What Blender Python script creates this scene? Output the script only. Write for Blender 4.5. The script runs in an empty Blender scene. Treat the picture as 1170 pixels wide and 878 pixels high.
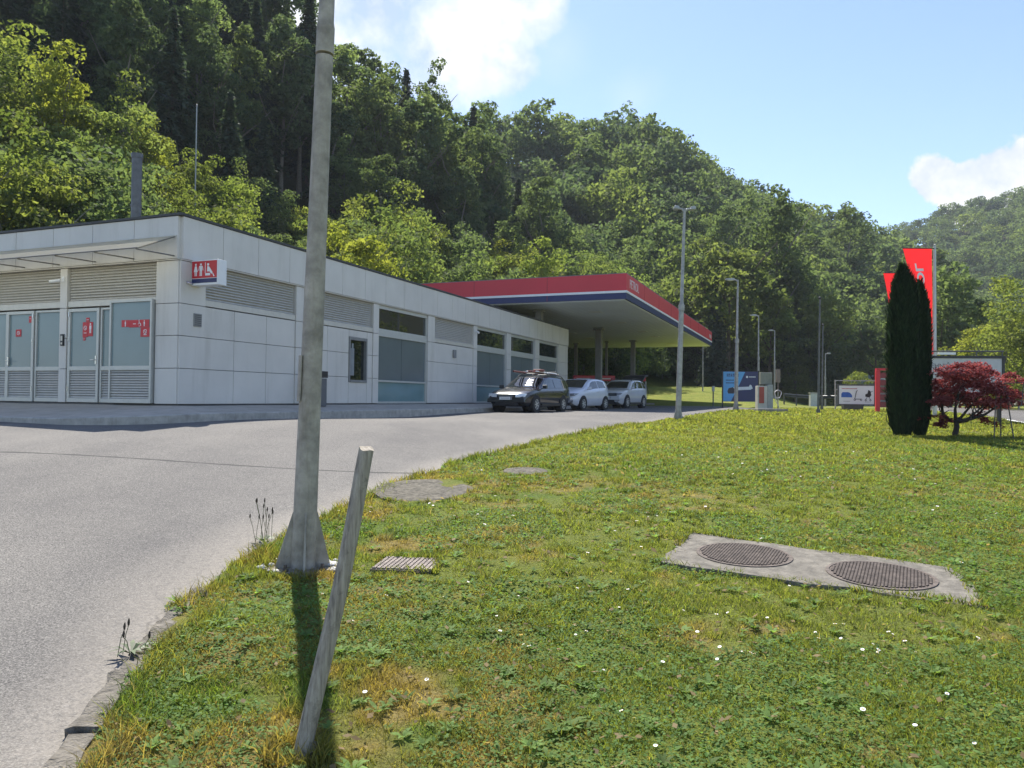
import bpy, bmesh, math, random
import numpy as np
from mathutils import Vector, Matrix
R = math.radians
SC = bpy.context.scene
COL = SC.collection
rnd = random.Random(7)

# ------------------------------------------------------------------ camera, light, exposure
EYE = 1.55
F_PX, CXP, CYP = 860.0, 585.0, 439.0
PITCH, ROLL = 16.0/860.0, 0.0106
fwd = Vector((0, math.cos(PITCH), math.sin(PITCH)))
up0 = Vector((0, -math.sin(PITCH), math.cos(PITCH)))
cr = Vector((1, 0, 0))*math.cos(ROLL) + up0*math.sin(ROLL)
cu = up0*math.cos(ROLL) - Vector((1, 0, 0))*math.sin(ROLL)
cam_d = bpy.data.cameras.new('camera')
cam = bpy.data.objects.new('camera', cam_d); COL.objects.link(cam)
m = Matrix((cr, cu, -fwd)).transposed().to_4x4(); m.translation = (0, 0, EYE)
cam.matrix_world = m
cam_d.sensor_width = 36.0; cam_d.lens = F_PX/1170.0*36.0
cam_d.clip_start = 0.05; cam_d.clip_end = 6000
SC.camera = cam

SUN_EL, SUN_AZ = R(52), R(-15)          # azimuth from +Y towards +X
sun_dir = Vector((math.sin(SUN_AZ)*math.cos(SUN_EL), math.cos(SUN_AZ)*math.cos(SUN_EL), math.sin(SUN_EL)))
SUN_STRENGTH, SKY_STRENGTH, EXPOSURE = 4.6, 0.125, 1.06
sl = bpy.data.lights.new('sun', 'SUN'); sl.energy = SUN_STRENGTH; sl.angle = R(0.53); sl.color = (1.0, 0.945, 0.86)
so = bpy.data.objects.new('sun', sl); COL.objects.link(so)
so.rotation_euler = sun_dir.to_track_quat('Z', 'Y').to_euler(); so.location = (0, 0, 60)
vs = SC.view_settings
vs.view_transform = 'Standard'; vs.look = 'None'; vs.exposure = EXPOSURE; vs.gamma = 1; vs.use_curve_mapping = False
cy = SC.cycles
cy.use_denoising = True; cy.max_bounces = 6; cy.diffuse_bounces = 4; cy.glossy_bounces = 3; cy.transmission_bounces = 4
cy.transparent_max_bounces = 4; cy.volume_bounces = 0; cy.caustics_reflective = False; cy.caustics_refractive = False
cy.sample_clamp_indirect = 6


def pxdir(px, py):
    return (fwd + cr*((px-CXP)/F_PX) - cu*((py-CYP)/F_PX))


world = bpy.data.worlds.new('World'); SC.world = world; world.use_nodes = True
wt = world.node_tree; wn = wt.nodes; wl = wt.links
for n in list(wn): wn.remove(n)


class NT:
    """tiny helper for node trees"""
    def __init__(s, tree): s.t = tree
    def n(s, typ, ins=None, **kw):
        nd = s.t.nodes.new(typ)
        for k, v in kw.items(): setattr(nd, k, v)
        for k, v in (ins or {}).items():
            sk = nd.inputs[k]
            if hasattr(v, 'is_linked') or isinstance(v, bpy.types.NodeSocket): s.t.links.new(v, sk)
            else: sk.default_value = v
        return nd
    def math(s, op, a, b=0.0, c=None, clamp=False):
        nd = s.t.nodes.new('ShaderNodeMath'); nd.operation = op; nd.use_clamp = clamp
        for i, v in enumerate((a, b) if c is None else (a, b, c)):
            if isinstance(v, bpy.types.NodeSocket): s.t.links.new(v, nd.inputs[i])
            else: nd.inputs[i].default_value = v
        return nd.outputs[0]
    def vmath(s, op, a, b=None):
        nd = s.t.nodes.new('ShaderNodeVectorMath'); nd.operation = op
        for i, v in enumerate((a, b)):
            if v is None: continue
            if isinstance(v, bpy.types.NodeSocket): s.t.links.new(v, nd.inputs[i])
            else: nd.inputs[i].default_value = v
        return nd
    def ramp(s, fac, stops, interp='LINEAR'):
        nd = s.t.nodes.new('ShaderNodeValToRGB'); nd.color_ramp.interpolation = interp
        e = nd.color_ramp.elements
        while len(e) < len(stops): e.new(0.5)
        for el, (p, c) in zip(e, stops):
            el.position = p; el.color = (c[0], c[1], c[2], 1) if hasattr(c, '__len__') else (c, c, c, 1)
        s.t.links.new(fac, nd.inputs[0])
        return nd.outputs[0]
    def mix(s, fac, a, b, blend='MIX'):
        nd = s.t.nodes.new('ShaderNodeMix'); nd.data_type = 'RGBA'; nd.blend_type = blend
        for i, v in ((0, fac), (6, a), (7, b)):
            if isinstance(v, bpy.types.NodeSocket): s.t.links.new(v, nd.inputs[i])
            else: nd.inputs[i].default_value = v if (i == 0) else (v[0], v[1], v[2], 1)
        return nd.outputs[2]


w = NT(wt)
sky = w.n('ShaderNodeTexSky', sky_type='NISHITA', sun_disc=False, sun_elevation=SUN_EL, sun_rotation=SUN_AZ,
          altitude=300, air_density=1.0, dust_density=0.25, ozone_density=2.2)
tc = w.n('ShaderNodeTexCoord')
dirv = w.vmath('NORMALIZE', tc.outputs['Generated']).outputs[0]


def cloud_mask(pts, detail_scale, seed):
    """union of soft lobes (pixel centre, radius) broken up by noise, on the sky sphere"""
    total = None
    nz = w.n('ShaderNodeTexNoise', {'Vector': w.vmath('ADD', dirv, (seed, seed*.7, 0)).outputs[0], 'Scale': detail_scale, 'Detail': 10.0, 'Roughness': 0.62})
    wob = w.math('MULTIPLY', w.math('SUBTRACT', nz.outputs[0], 0.5), 0.62)
    for (px, py, rad) in pts:
        d = pxdir(px, py).normalized()
        dist = w.vmath('DISTANCE', dirv, tuple(d)).outputs['Value']
        v = w.math('SUBTRACT', 1.0, w.math('DIVIDE', dist, rad/F_PX))
        total = v if total is None else w.math('MAXIMUM', total, v)
    return w.math('ADD', total, w.math('MULTIPLY', wob, 2.9)), nz


m1, nz1 = cloud_mask([(430, -5, 95), (560, 15, 75), (505, 50, 80), (580, 72, 42), (612, 8, 40), (350, -20, 120), (300, -160, 190), (500, -120, 120)], 7.0, 3.1)
m2, nz2 = cloud_mask([(1068, 204, 26), (1112, 214, 34), (1142, 203, 36), (1172, 205, 44), (1130, 228, 34), (1240, 215, 70)], 13.0, 8.4)
m3, nz3 = cloud_mask([(640, 60, 60), (720, 110, 50), (560, 110, 50)], 5.0, 1.7)
a1 = w.ramp(m1, [(0.10, 0), (0.30, .55), (0.75, 1)]); a2 = w.ramp(m2, [(0.02, 0), (0.16, 1)]); a3 = w.ramp(m3, [(0.2, 0), (1.4, .4)])
skyc = w.mix(1.0, sky.outputs[0], (SKY_STRENGTH*0.86, SKY_STRENGTH*0.83, SKY_STRENGTH*0.88), 'MULTIPLY')
cl1 = w.ramp(nz1.outputs[0], [(0.40, (0.30, 0.37, 0.48)), (0.56, (0.56, 0.57, 0.58))])
cl2 = w.ramp(nz2.outputs[0], [(0.36, (0.36, 0.40, 0.46)), (0.56, (0.56, 0.55, 0.53))])
c = w.mix(w.math('MULTIPLY', a1, 0.93), skyc, cl1)
c = w.mix(w.math('MULTIPLY', a3, 0.5), c, (0.50, 0.54, 0.58))
c = w.mix(w.math('MULTIPLY', a2, 0.92), c, cl2)
bg = w.n('ShaderNodeBackground', {'Color': c, 'Strength': 1.0})
wo = w.n('ShaderNodeOutputWorld', {'Surface': bg.outputs[0]})

# ------------------------------------------------------------------ building frame and ground shape
C0 = np.array([-7.5, 16.9]); D1 = np.array([.3697, .9291]); D2 = np.array([-.9291, .3697])
ANG = math.atan2(D1[1], D1[0])
BZ = 1.30
def uv(u, v): return C0 + D1*u + D2*v


def pchip(xs, ys):
    xs = np.array(xs, float); ys = np.array(ys, float)
    h = np.diff(xs); d = np.diff(ys)/h
    mm = np.zeros_like(ys); mm[0] = d[0]; mm[-1] = d[-1]
    for i in range(1, len(xs)-1):
        mm[i] = 0 if d[i-1]*d[i] <= 0 else 2*d[i-1]*d[i]/(d[i-1]+d[i])
    def f(x):
        x = np.clip(np.asarray(x, float), xs[0], xs[-1])
        i = np.clip(np.searchsorted(xs, x, side='right')-1, 0, len(xs)-2)
        t = (x-xs[i])/h[i]
        return ((1+2*t)*(1-t)**2)*ys[i] + t*(1-t)**2*h[i]*mm[i] + t*t*(3-2*t)*ys[i+1] + t*t*(t-1)*h[i]*mm[i+1]
    return f


def sst(a, b, x):
    t = np.clip((np.asarray(x, float)-a)/(b-a), 0, 1); return t*t*(3-2*t)


_rng0 = np.random.RandomState(11)
_lat = _rng0.rand(256, 256)
def vnoise(x, y):
    x = np.asarray(x, float); y = np.asarray(y, float)
    xi = np.floor(x).astype(int); yi = np.floor(y).astype(int)
    fx = x-xi; fy = y-yi; fx = fx*fx*(3-2*fx); fy = fy*fy*(3-2*fy)
    g = lambda i, j: _lat[i % 256, j % 256]
    return (g(xi, yi)*(1-fx)+g(xi+1, yi)*fx)*(1-fy) + (g(xi, yi+1)*(1-fx)+g(xi+1, yi+1)*fx)*fy
def fbm(x, y, o=4):
    s = 0; a = .5
    for k in range(o): s = s + a*vnoise(x*2**k+17*k, y*2**k+31*k); a *= .5
    return s/(1-.5**o)


base_f = pchip([-30, -10, 0, 3, 5, 8, 12, 17, 22, 28, 45, 70, 120, 400], [-.4, -.15, -.02, .01, .07, .24, .5, .75, .87, .99, 1.04, 1.08, 1.1, 1.1])


def ground_pt(px, py, f=None):
    """where a line of sight meets the verge/forecourt ground"""
    d = pxdir(px, py); f = f or (lambda X, Y: base_f(Y)); t = 1.0
    last = None
    for k in range(4000):
        P = (d.x*t, d.y*t, EYE+d.z*t)
        g = float(f(P[0], P[1]))
        if P[2] <= g: break
        last = t; t += 0.02
    return np.array([P[0], P[1]])


edge_px = [(75, 878), (100, 838), (140, 782), (170, 737), (215, 692), (270, 644), (330, 612), (420, 570), (470, 549), (530, 528), (600, 511), (660, 497), (720, 487), (772, 479.5)]
edge_pts = [ground_pt(*p) for p in edge_px]
Yb = [-30, -6, 0]+[p[1] for p in edge_pts]+[34, 40, 44, 60, 80]
Xb_ = [-1.0, -1.2, -1.55]+[p[0] for p in edge_pts]+[9.6, 13.0, 14.6, 17, 20]
Xb = pchip(Yb, Xb_)
def Xmain(Y): return np.maximum(13.2+.398*(np.asarray(Y, float)-17.9), Xb(Y)+4)

pxs = lambda rows: (np.array([math.atan((r[0]-CXP)/F_PX) for r in rows]),) + tuple(np.array([r[i] for r in rows], float) for i in (1, 2, 3))
LA = pxs([(-3500, 40, 120, 0), (-2200, 36, 120, 50), (-600, 36, 110, 64), (-200, 31, 105, 70), (0, 30.5, 105, 66), (200, 37, 105, 58), (390, 48, 103, 30), (480, 54, 106, 28), (530, 58, 110, 26),
          (580, 64, 115, 23.5), (620, 68, 119, 20), (660, 74, 122, 16), (700, 80, 125, 12), (750, 88, 128, 7), (800, 96, 130, 3), (850, 105, 132, 0), (3000, 110, 140, 0)])
LB = pxs([(-3000, 110, 190, 0), (300, 110, 180, 35), (560, 110, 190, 60), (640, 105, 190, 61), (700, 100, 200, 64), (735, 98, 205, 65), (770, 95, 206, 58), (800, 95, 208, 53), (850, 95, 215, 51), (880, 95, 217, 46.5),
          (920, 96, 225, 47), (960, 100, 227, 44), (1000, 105, 232, 42), (1040, 110, 236, 36), (1100, 118, 240, 23), (1170, 125, 240, 12), (1300, 130, 240, 0), (3000, 130, 240, 0)])
LC = pxs([(-3000, 300, 400, 0), (700, 260, 400, 40), (900, 250, 410, 70), (1000, 240, 420, 86), (1050, 230, 420, 93), (1100, 200, 415, 102), (1170, 165, 410, 107), (1300, 120, 400, 114), (1500, 85, 380, 110),
          (2000, 70, 300, 95), (3500, 70, 250, 60), (9000, 90, 260, 0)])


def hill(X, Y):
    X = np.asarray(X, float); Y = np.asarray(Y, float)
    a = np.arctan2(X, Y); r = np.hypot(X, Y); ca = np.maximum(np.cos(a), .35)
    out = np.zeros(np.broadcast(X, Y).shape)
    for (A, rf, rc, hc) in (LA, LB, LC):
        f = np.interp(a, A, rf)/ca; c_ = np.interp(a, A, rc)/ca; h = np.interp(a, A, hc)
        t = (r-f)/(c_-f)
        s = np.where(t < 1, np.clip(t, 0, 1)**1.12, 1-.25*np.clip(t-1, 0, 2))
        out = np.maximum(out, h*s)
    out = out*sst(-6, 6, Y+.6*np.abs(X)*0+8)
    k = X/np.maximum(Y, 1)
    bank = 1.9*sst(58, 82, Y)*sst(.0, .12, k)*(1-sst(.30, .40, k))
    return out+bank


def base(X, Y):
    lift = .32*sst(0, 6.5, Xb(Y)-X)*(1-sst(13.5, 25, Y))*sst(-4, 5, Y)
    return base_f(Y)+lift


def ground(X, Y):
    h = hill(X, Y)
    return base(X, Y)+h+np.clip(h/6, 0, 1)*1.6*(fbm(np.asarray(X)/9, np.asarray(Y)/9, 3)-.5)


def gz(x, y): return float(ground(np.array([x]), np.array([y]))[0])
def at(px, Y):
    """ground point at depth Y in the direction of column px (at the horizon)"""
    X = (px-CXP)/F_PX*Y
    return (X, Y, gz(X, Y))


# ------------------------------------------------------------------ material helpers
MATS = {}
def mat(name, color=(.5, .5, .5), rough=.6, metal=0.0, spec=.5, var=.12, scale=6.0, bump=0.0, bscale=60., coord='Object', dirt=0.0, alpha=None):
    if name in MATS: return MATS[name]
    M = bpy.data.materials.new(name); M.use_nodes = True
    t = NT(M.node_tree); p = M.node_tree.nodes['Principled BSDF']
    p.inputs['Roughness'].default_value = rough; p.inputs['Metallic'].default_value = metal
    p.inputs['Specular IOR Level'].default_value = spec
    tcn = t.n('ShaderNodeTexCoord'); co = tcn.outputs[coord]
    nz = t.n('ShaderNodeTexNoise', {'Vector': co, 'Scale': scale, 'Detail': 5.0, 'Roughness': .6})
    lo = tuple(c_*(1-var) for c_ in color); hi = tuple(min(1, c_*(1+var)) for c_ in color)
    col = t.ramp(nz.outputs[0], [(.3, lo), (.7, hi)])
    if dirt:
        nz2 = t.n('ShaderNodeTexNoise', {'Vector': t.vmath('MULTIPLY', co, (2.6, 2.6, .3)).outputs[0], 'Scale': scale*.8, 'Detail': 8.0, 'Roughness': .7})
        col = t.mix(t.ramp(nz2.outputs[0], [(.52, 0), (.75, dirt)]), col, (color[0]*.5, color[1]*.47, color[2]*.4))
    M.node_tree.links.new(col, p.inputs['Base Color'])
    if bump:
        nb = t.n('ShaderNodeTexNoise', {'Vector': co, 'Scale': bscale, 'Detail': 4.0})
        b = t.n('ShaderNodeBump', {'Height': nb.outputs[0], 'Strength': bump, 'Distance': .02})
        M.node_tree.links.new(b.outputs[0], p.inputs['Normal'])
    MATS[name] = M
    return M


def leaf_mat(name, c_lo, c_hi, trans, tcol=None, rnd_amt=.25, rough=.55):
    M = bpy.data.materials.new(name); M.use_nodes = True
    t = NT(M.node_tree); nodes = M.node_tree.nodes
    p = nodes['Principled BSDF']; out = nodes['Material Output']
    at_ = t.n('ShaderNodeAttribute', attribute_name='tint')
    oi = t.n('ShaderNodeObjectInfo')
    col = t.mix(at_.outputs['Fac'], c_lo, c_hi)
    hsv = t.n('ShaderNodeHueSaturation', {'Color': col, 'Hue': t.math('ADD', .5-.018*rnd_amt*4*.5, t.math('MULTIPLY', oi.outputs['Random'], .018*rnd_amt*4)),
              'Value': t.math('ADD', 1-rnd_amt, t.math('MULTIPLY', t.math('FRACT', t.math('MULTIPLY', oi.outputs['Random'], 7.31)), 2*rnd_amt))})
    M.node_tree.links.new(hsv.outputs[0], p.inputs['Base Color'])
    p.inputs['Roughness'].default_value = .75; p.inputs['Specular IOR Level'].default_value = .08
    tl = t.n('ShaderNodeBsdfTranslucent', {'Color': t.mix(1.0, hsv.outputs[0], tcol or (1.4, 1.5, .9), 'MULTIPLY')})
    mx = t.n('ShaderNodeMixShader', {0: trans, 1: p.outputs[0], 2: tl.outputs[0]})
    M.node_tree.links.new(mx.outputs[0], out.inputs[0])
    return M


def glass_mat(name, color, rough=.04, spec=.8, dark=0.0):
    """window pane: tinted, reflecting body"""
    return mat(name, color, rough, 0.0, spec, var=.06, scale=1.2)


# ------------------------------------------------------------------ mesh helpers
class MB:
    def __init__(s): s.v = []; s.f = []; s.m = []
    def add(s, vs_, fs_, mi=0):
        o = len(s.v); s.v += [tuple(p) for p in vs_]
        for f in fs_: s.f.append(tuple(i+o for i in f)); s.m.append(mi)
        return s
    def box(s, x0, y0, z0, x1, y1, z1, mi=0, rot=None, about=None):
        if x0 > x1: x0, x1 = x1, x0
        if y0 > y1: y0, y1 = y1, y0
        if z0 > z1: z0, z1 = z1, z0
        vs_ = [(x0, y0, z0), (x1, y0, z0), (x1, y1, z0), (x0, y1, z0), (x0, y0, z1), (x1, y0, z1), (x1, y1, z1), (x0, y1, z1)]
        if rot is not None:
            cc = Vector(about) if about else Vector(((x0+x1)/2, (y0+y1)/2, (z0+z1)/2))
            vs_ = [tuple(rot @ (Vector(p)-cc)+cc) for p in vs_]
        return s.add(vs_, [(0, 3, 2, 1), (4, 5, 6, 7), (0, 1, 5, 4), (1, 2, 6, 5), (2, 3, 7, 6), (3, 0, 4, 7)], mi)
    def tube(s, pts, radii, n=10, mi=0, cap=True):
        pts = [Vector(p) for p in pts]
        if not hasattr(radii, '__len__'): radii = [radii]*len(pts)
        rings = []; prev = None
        for i, p in enumerate(pts):
            d = (pts[min(i+1, len(pts)-1)]-pts[max(i-1, 0)]).normalized()
            if prev is None: a = d.orthogonal().normalized()
            else:
                a = prev-d*prev.dot(d); a = a.normalized() if a.length > 1e-6 else d.orthogonal().normalized()
            prev = a; b = d.cross(a)
            rings.append([p+(a*math.cos(2*math.pi*k/n)+b*math.sin(2*math.pi*k/n))*radii[i] for k in range(n)])
        vs_ = [q for r_ in rings for q in r_]; fs_ = []
        for i in range(len(pts)-1):
            for k in range(n):
                fs_.append((i*n+k, i*n+(k+1) % n, (i+1)*n+(k+1) % n, (i+1)*n+k))
        if cap:
            fs_.append(tuple(reversed(range(n)))); fs_.append(tuple((len(pts)-1)*n+k for k in range(n)))
        return s.add(vs_, fs_, mi)
    def prism(s, poly, axis, a, b, mi=0):
        """poly: 2-D outline, extruded along axis ('x','y','z') from a to b"""
        def P(p, t):
            return {'x': (t, p[0], p[1]), 'y': (p[0], t, p[1]), 'z': (p[0], p[1], t)}[axis]
        n = len(poly); vs_ = [P(p, a) for p in poly]+[P(p, b) for p in poly]
        fs_ = [tuple(range(n))[::-1], tuple(range(n, 2*n))]+[(i, (i+1) % n, n+(i+1) % n, n+i) for i in range(n)]
        return s.add(vs_, fs_, mi)
    def lathe(s, prof, n=20, center=(0, 0, 0), axis='z', mi=0):
        vs_ = []; fs_ = []
        for (r_, h) in prof:
            for k in range(n):
                c_, q = math.cos(2*math.pi*k/n)*r_, math.sin(2*math.pi*k/n)*r_
                p = {'z': (c_, q, h), 'y': (c_, h, q), 'x': (h, c_, q)}[axis]
                vs_.append((p[0]+center[0], p[1]+center[1], p[2]+center[2]))
        for i in range(len(prof)-1):
            for k in range(n): fs_.append((i*n+k, i*n+(k+1) % n, (i+1)*n+(k+1) % n, (i+1)*n+k))
        fs_.append(tuple(reversed(range(n)))); fs_.append(tuple((len(prof)-1)*n+k for k in range(n)))
        return s.add(vs_, fs_, mi)
    def build(s, name, mats, parent=None, loc=(0, 0, 0), rot=(0, 0, 0), smooth=False, bevel=0.0, fix=True):
        me = bpy.data.meshes.new(name); me.from_pydata(s.v, [], s.f)
        mats = mats if isinstance(mats, (list, tuple)) else [mats]
        for mm in mats: me.materials.append(mm)
        me.polygons.foreach_set('material_index', s.m)
        if fix:
            b = bmesh.new(); b.from_mesh(me); bmesh.ops.recalc_face_normals(b, faces=b.faces); b.to_mesh(me); b.free()
        if smooth: 
            me.polygons.foreach_set('use_smooth', [True]*len(me.polygons))
            me.set_sharp_from_angle(angle=R(40))
        o = bpy.data.objects.new(name, me); COL.objects.link(o); o.parent = parent
        o.location = loc; o.rotation_euler = rot
        if bevel:
            md = o.modifiers.new('bevel', 'BEVEL'); md.width = bevel; md.segments = 2; md.limit_method = 'ANGLE'; md.angle_limit = R(35)
        return o


def np_mesh(name, V, F, mats, tint=None, col=None, parent=None, loc=(0, 0, 0), rot=(0, 0, 0), smooth=False, mi=None):
    me = bpy.data.meshes.new(name)
    V = np.asarray(V, np.float32); F = np.asarray(F, np.int32); k = F.shape[1]
    me.vertices.add(len(V)); me.vertices.foreach_set('co', V.ravel())
    me.loops.add(F.size); me.loops.foreach_set('vertex_index', F.ravel())
    me.polygons.add(len(F)); me.polygons.foreach_set('loop_start', np.arange(0, F.size, k, dtype=np.int32))
    me.polygons.foreach_set('loop_total', np.full(len(F), k, np.int32))
    for mm in (mats if isinstance(mats, (list, tuple)) else [mats]): me.materials.append(mm)
    if mi is not None: me.polygons.foreach_set('material_index', np.asarray(mi, np.int32))
    me.update(calc_edges=True)
    if tint is not None:
        a = me.attributes.new('tint', 'FLOAT', 'FACE'); a.data.foreach_set('value', np.asarray(tint, np.float32))
    if col is not None:
        a = me.attributes.new('Col', 'FLOAT_COLOR', 'POINT'); a.data.foreach_set('color', np.asarray(col, np.float32).ravel())
    if smooth: me.polygons.foreach_set('use_smooth', np.ones(len(F), bool))
    o = bpy.data.objects.new(name, me); COL.objects.link(o); o.parent = parent; o.location = loc; o.rotation_euler = rot
    return o


def tag(o, label, cat, group=None):
    o['label'] = label; o['category'] = cat
    if group: o['group'] = group
    return o
def thing(name, label, cat, loc=(0, 0, 0), rotz=0.0, group=None, rot=None):
    o = bpy.data.objects.new(name, None); COL.objects.link(o); o.empty_display_size = .2
    o.location = loc; o.rotation_euler = rot or (0, 0, rotz)
    return tag(o, label, cat, group)
def struct(o): o['kind'] = 'structure'; return o
def stuff(o): o['kind'] = 'stuff'; return o


def copy_tree(o, parent=None):
    c_ = o.copy(); COL.objects.link(c_)
    if parent is not None: c_.parent = parent
    for ch in list(o.children): copy_tree(ch, c_)
    return c_


def text(s_, size, loc, rot, mt, parent, name='lettering', ext=.004, mirror=False, bold=.0, sx=1.0):
    cu_ = bpy.data.curves.new('t', 'FONT'); cu_.body = s_; cu_.size = size; cu_.extrude = ext; cu_.offset = bold; cu_.resolution_u = 3
    cu_.align_x = 'CENTER'; cu_.align_y = 'CENTER'
    to = bpy.data.objects.new('t', cu_); COL.objects.link(to)
    bpy.context.view_layer.update()
    me = bpy.data.meshes.new_from_object(to.evaluated_get(bpy.context.evaluated_depsgraph_get()))
    bpy.data.objects.remove(to); me.name = name
    for v in me.vertices: v.co.x *= sx*(-1 if mirror else 1)
    me.materials.clear(); me.materials.append(mt)
    o = bpy.data.objects.new(name, me); COL.objects.link(o); o.parent = parent; o.location = loc; o.rotation_euler = rot
    return o


# common materials
m_panel = mat('light_cladding', (.64, .61, .555), .42, .0, .5, var=.06, scale=.9, dirt=.32)
m_gap = mat('joint_dark', (.10, .10, .10), .9)
m_alu = mat('pale_aluminium', (.53, .53, .49), .4, .3, var=.05)
m_louvre = mat('louvre_grey', (.60, .57, .50), .45, .3, var=.06, dirt=.2)
m_fglass = glass_mat('frosted_glass', (.20, .27, .275), .16, .6)
m_film = glass_mat('grey_filmed_glass', (.125, .155, .165), .22, .6)
m_teal = glass_mat('teal_glass', (.17, .27, .275), .12, .7)
m_dglass = glass_mat('dark_glass', (.012, .017, .016), .02, 1.0)
m_black = mat('black_paint', (.018, .018, .02), .45)
m_red = mat('red_paint', (.60, .032, .045), .4, var=.05, scale=.5)
m_redl = mat('red_sign', (.55, .018, .03), .4, var=.05)
m_white = mat('white_paint', (.80, .80, .79), .4, var=.03)
m_navy = mat('navy_paint', (.012, .02, .10), .4, var=.08)
m_soffit = mat('soffit_white', (.82, .86, .90), .45, var=.05, scale=.35, dirt=.12)
m_galv = mat('galvanised_steel', (.36, .35, .32), .55, .35, var=.25, scale=9, dirt=.35, bump=.12, bscale=40)
m_conc = mat('concrete', (.24, .225, .195), .9, var=.3, scale=6, dirt=.6, bump=.5, bscale=70)
m_iron = mat('rusty_iron', (.125, .100, .082), .85, .1, var=.45, scale=14, bump=.3)
m_rubber = mat('rubber', (.02, .02, .02), .8)
m_chrome = mat('bright_metal', (.6, .6, .6), .25, .9, var=.05)
m_bark = mat('bark', (.10, .075, .055), .9, var=.35, scale=9, bump=.5, bscale=20)
m_barkp = mat('pale_bark', (.17, .15, .125), .9, var=.35, scale=9, bump=.5, bscale=20)

# ------------------------------------------------------------------ ground, forecourt, lawn
def asphalt(name, joint=None, light=1.0):
    M = bpy.data.materials.new(name); M.use_nodes = True
    t = NT(M.node_tree); p = M.node_tree.nodes['Principled BSDF']
    co = t.n('ShaderNodeTexCoord').outputs['Object']
    fine = t.n('ShaderNodeTexNoise', {'Vector': co, 'Scale': 85.0, 'Detail': 3.0, 'Roughness': .8})
    mid = t.n('ShaderNodeTexNoise', {'Vector': co, 'Scale': 26.0, 'Detail': 4.0, 'Roughness': .7})
    big = t.n('ShaderNodeTexNoise', {'Vector': t.vmath('MULTIPLY', co, (1.0, .55, 1)).outputs[0], 'Scale': .55, 'Detail': 6.0, 'Roughness': .6})
    vo = t.n('ShaderNodeTexVoronoi', {'Vector': co, 'Scale': 75.0})
    c0 = t.ramp(fine.outputs[0], [(.34, (.055*light, .053*light, .051*light)), (.50, (.165*light, .158*light, .149*light)), (.66, (.40*light, .38*light, .35*light))])
    c0 = t.mix(t.math('MULTIPLY', t.ramp(vo.outputs['Distance'], [(.12, 1), (.34, 0)]), .45), c0, (.27*light, .26*light, .25*light))
    c1 = t.mix(1.0, c0, t.ramp(mid.outputs[0], [(.25, (.82, .82, .82)), (.75, (1.15, 1.14, 1.12))]), 'MULTIPLY')
    c2 = t.mix(1.0, c1, t.ramp(big.outputs[0], [(.3, (.76, .76, .77)), (.7, (1.17, 1.16, 1.12))]), 'MULTIPLY')
    # oil spots and worn patches
    sp = t.n('ShaderNodeTexNoise', {'Vector': co, 'Scale': 1.7, 'Detail': 7.0, 'Roughness': .7})
    c2 = t.mix(t.ramp(sp.outputs[0], [(.58, 0), (.74, .5)]), c2, (.08, .077, .074))
    # dust swept to the verge: painted per vertex along the real edge
    du = t.n('ShaderNodeAttribute', attribute_name='Col')
    c2 = t.mix(t.math('MULTIPLY', du.outputs['Fac'], t.ramp(mid.outputs[0], [(.3, .35), (.6, .95)])), c2, (.29, .262, .22))
    if joint is not None:
        (n, c) = joint
        wob = t.n('ShaderNodeTexNoise', {'Vector': co, 'Scale': 1.6, 'Detail': 8.0, 'Roughness': .75})
        d = t.math('ADD', t.vmath('DOT_PRODUCT', co, (n[0], n[1], 0)).outputs['Value'], t.math('MULTIPLY', t.math('SUBTRACT', wob.outputs[0], .5), .09))
        dd = t.math('ABSOLUTE', t.math('SUBTRACT', d, c))
        wid = t.n('ShaderNodeTexNoise', {'Vector': co, 'Scale': 3.0, 'Detail': 3.0})
        k = t.math('LESS_THAN', dd, t.math('MULTIPLY', wid.outputs[0], .075))
        c2 = t.mix(t.math('MULTIPLY', k, .85), c2, (.035, .034, .033))
    # hairline cracks
    cr_ = t.n('ShaderNodeTexVoronoi', {'Vector': t.vmath('ADD', co, t.vmath('MULTIPLY', t.n('ShaderNodeTexNoise', {'Vector': co, 'Scale': 1.3, 'Detail': 6.0}).outputs['Color'], (1.1, 1.1, 0)).outputs[0]).outputs[0], 'Scale': .34}, feature='DISTANCE_TO_EDGE')
    gate = t.n('ShaderNodeTexNoise', {'Vector': co, 'Scale': .5, 'Detail': 2.0})
    ck = t.math('MULTIPLY', t.math('LESS_THAN', cr_.outputs['Distance'], .0035), t.ramp(gate.outputs[0], [(.56, 0), (.66, .30)]))
    c2 = t.mix(ck, c2, (.05, .048, .045))
    M.node_tree.links.new(c2, p.inputs['Base Color'])
    p.inputs['Roughness'].default_value = .88; p.inputs['Specular IOR Level'].default_value = .3
    b = t.n('ShaderNodeBump', {'Height': t.math('ADD', fine.outputs[0], t.math('MULTIPLY', vo.outputs['Distance'], -.5)), 'Strength': .55, 'Distance': .01})
    M.node_tree.links.new(b.outputs[0], p.inputs['Normal'])
    return M


gfull = lambda X, Y: float(base(np.array([X]), np.array([Y]))[0])
j0 = ground_pt(0, 517, gfull); j1 = ground_pt(415, 540, gfull)
jn = np.array([-(j1-j0)[1], (j1-j0)[0]]); jn /= np.linalg.norm(jn)
m_asph = asphalt('asphalt', (jn, float(jn @ j0)), .74)
m_asph2 = asphalt('road_asphalt', None, .66)


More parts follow.
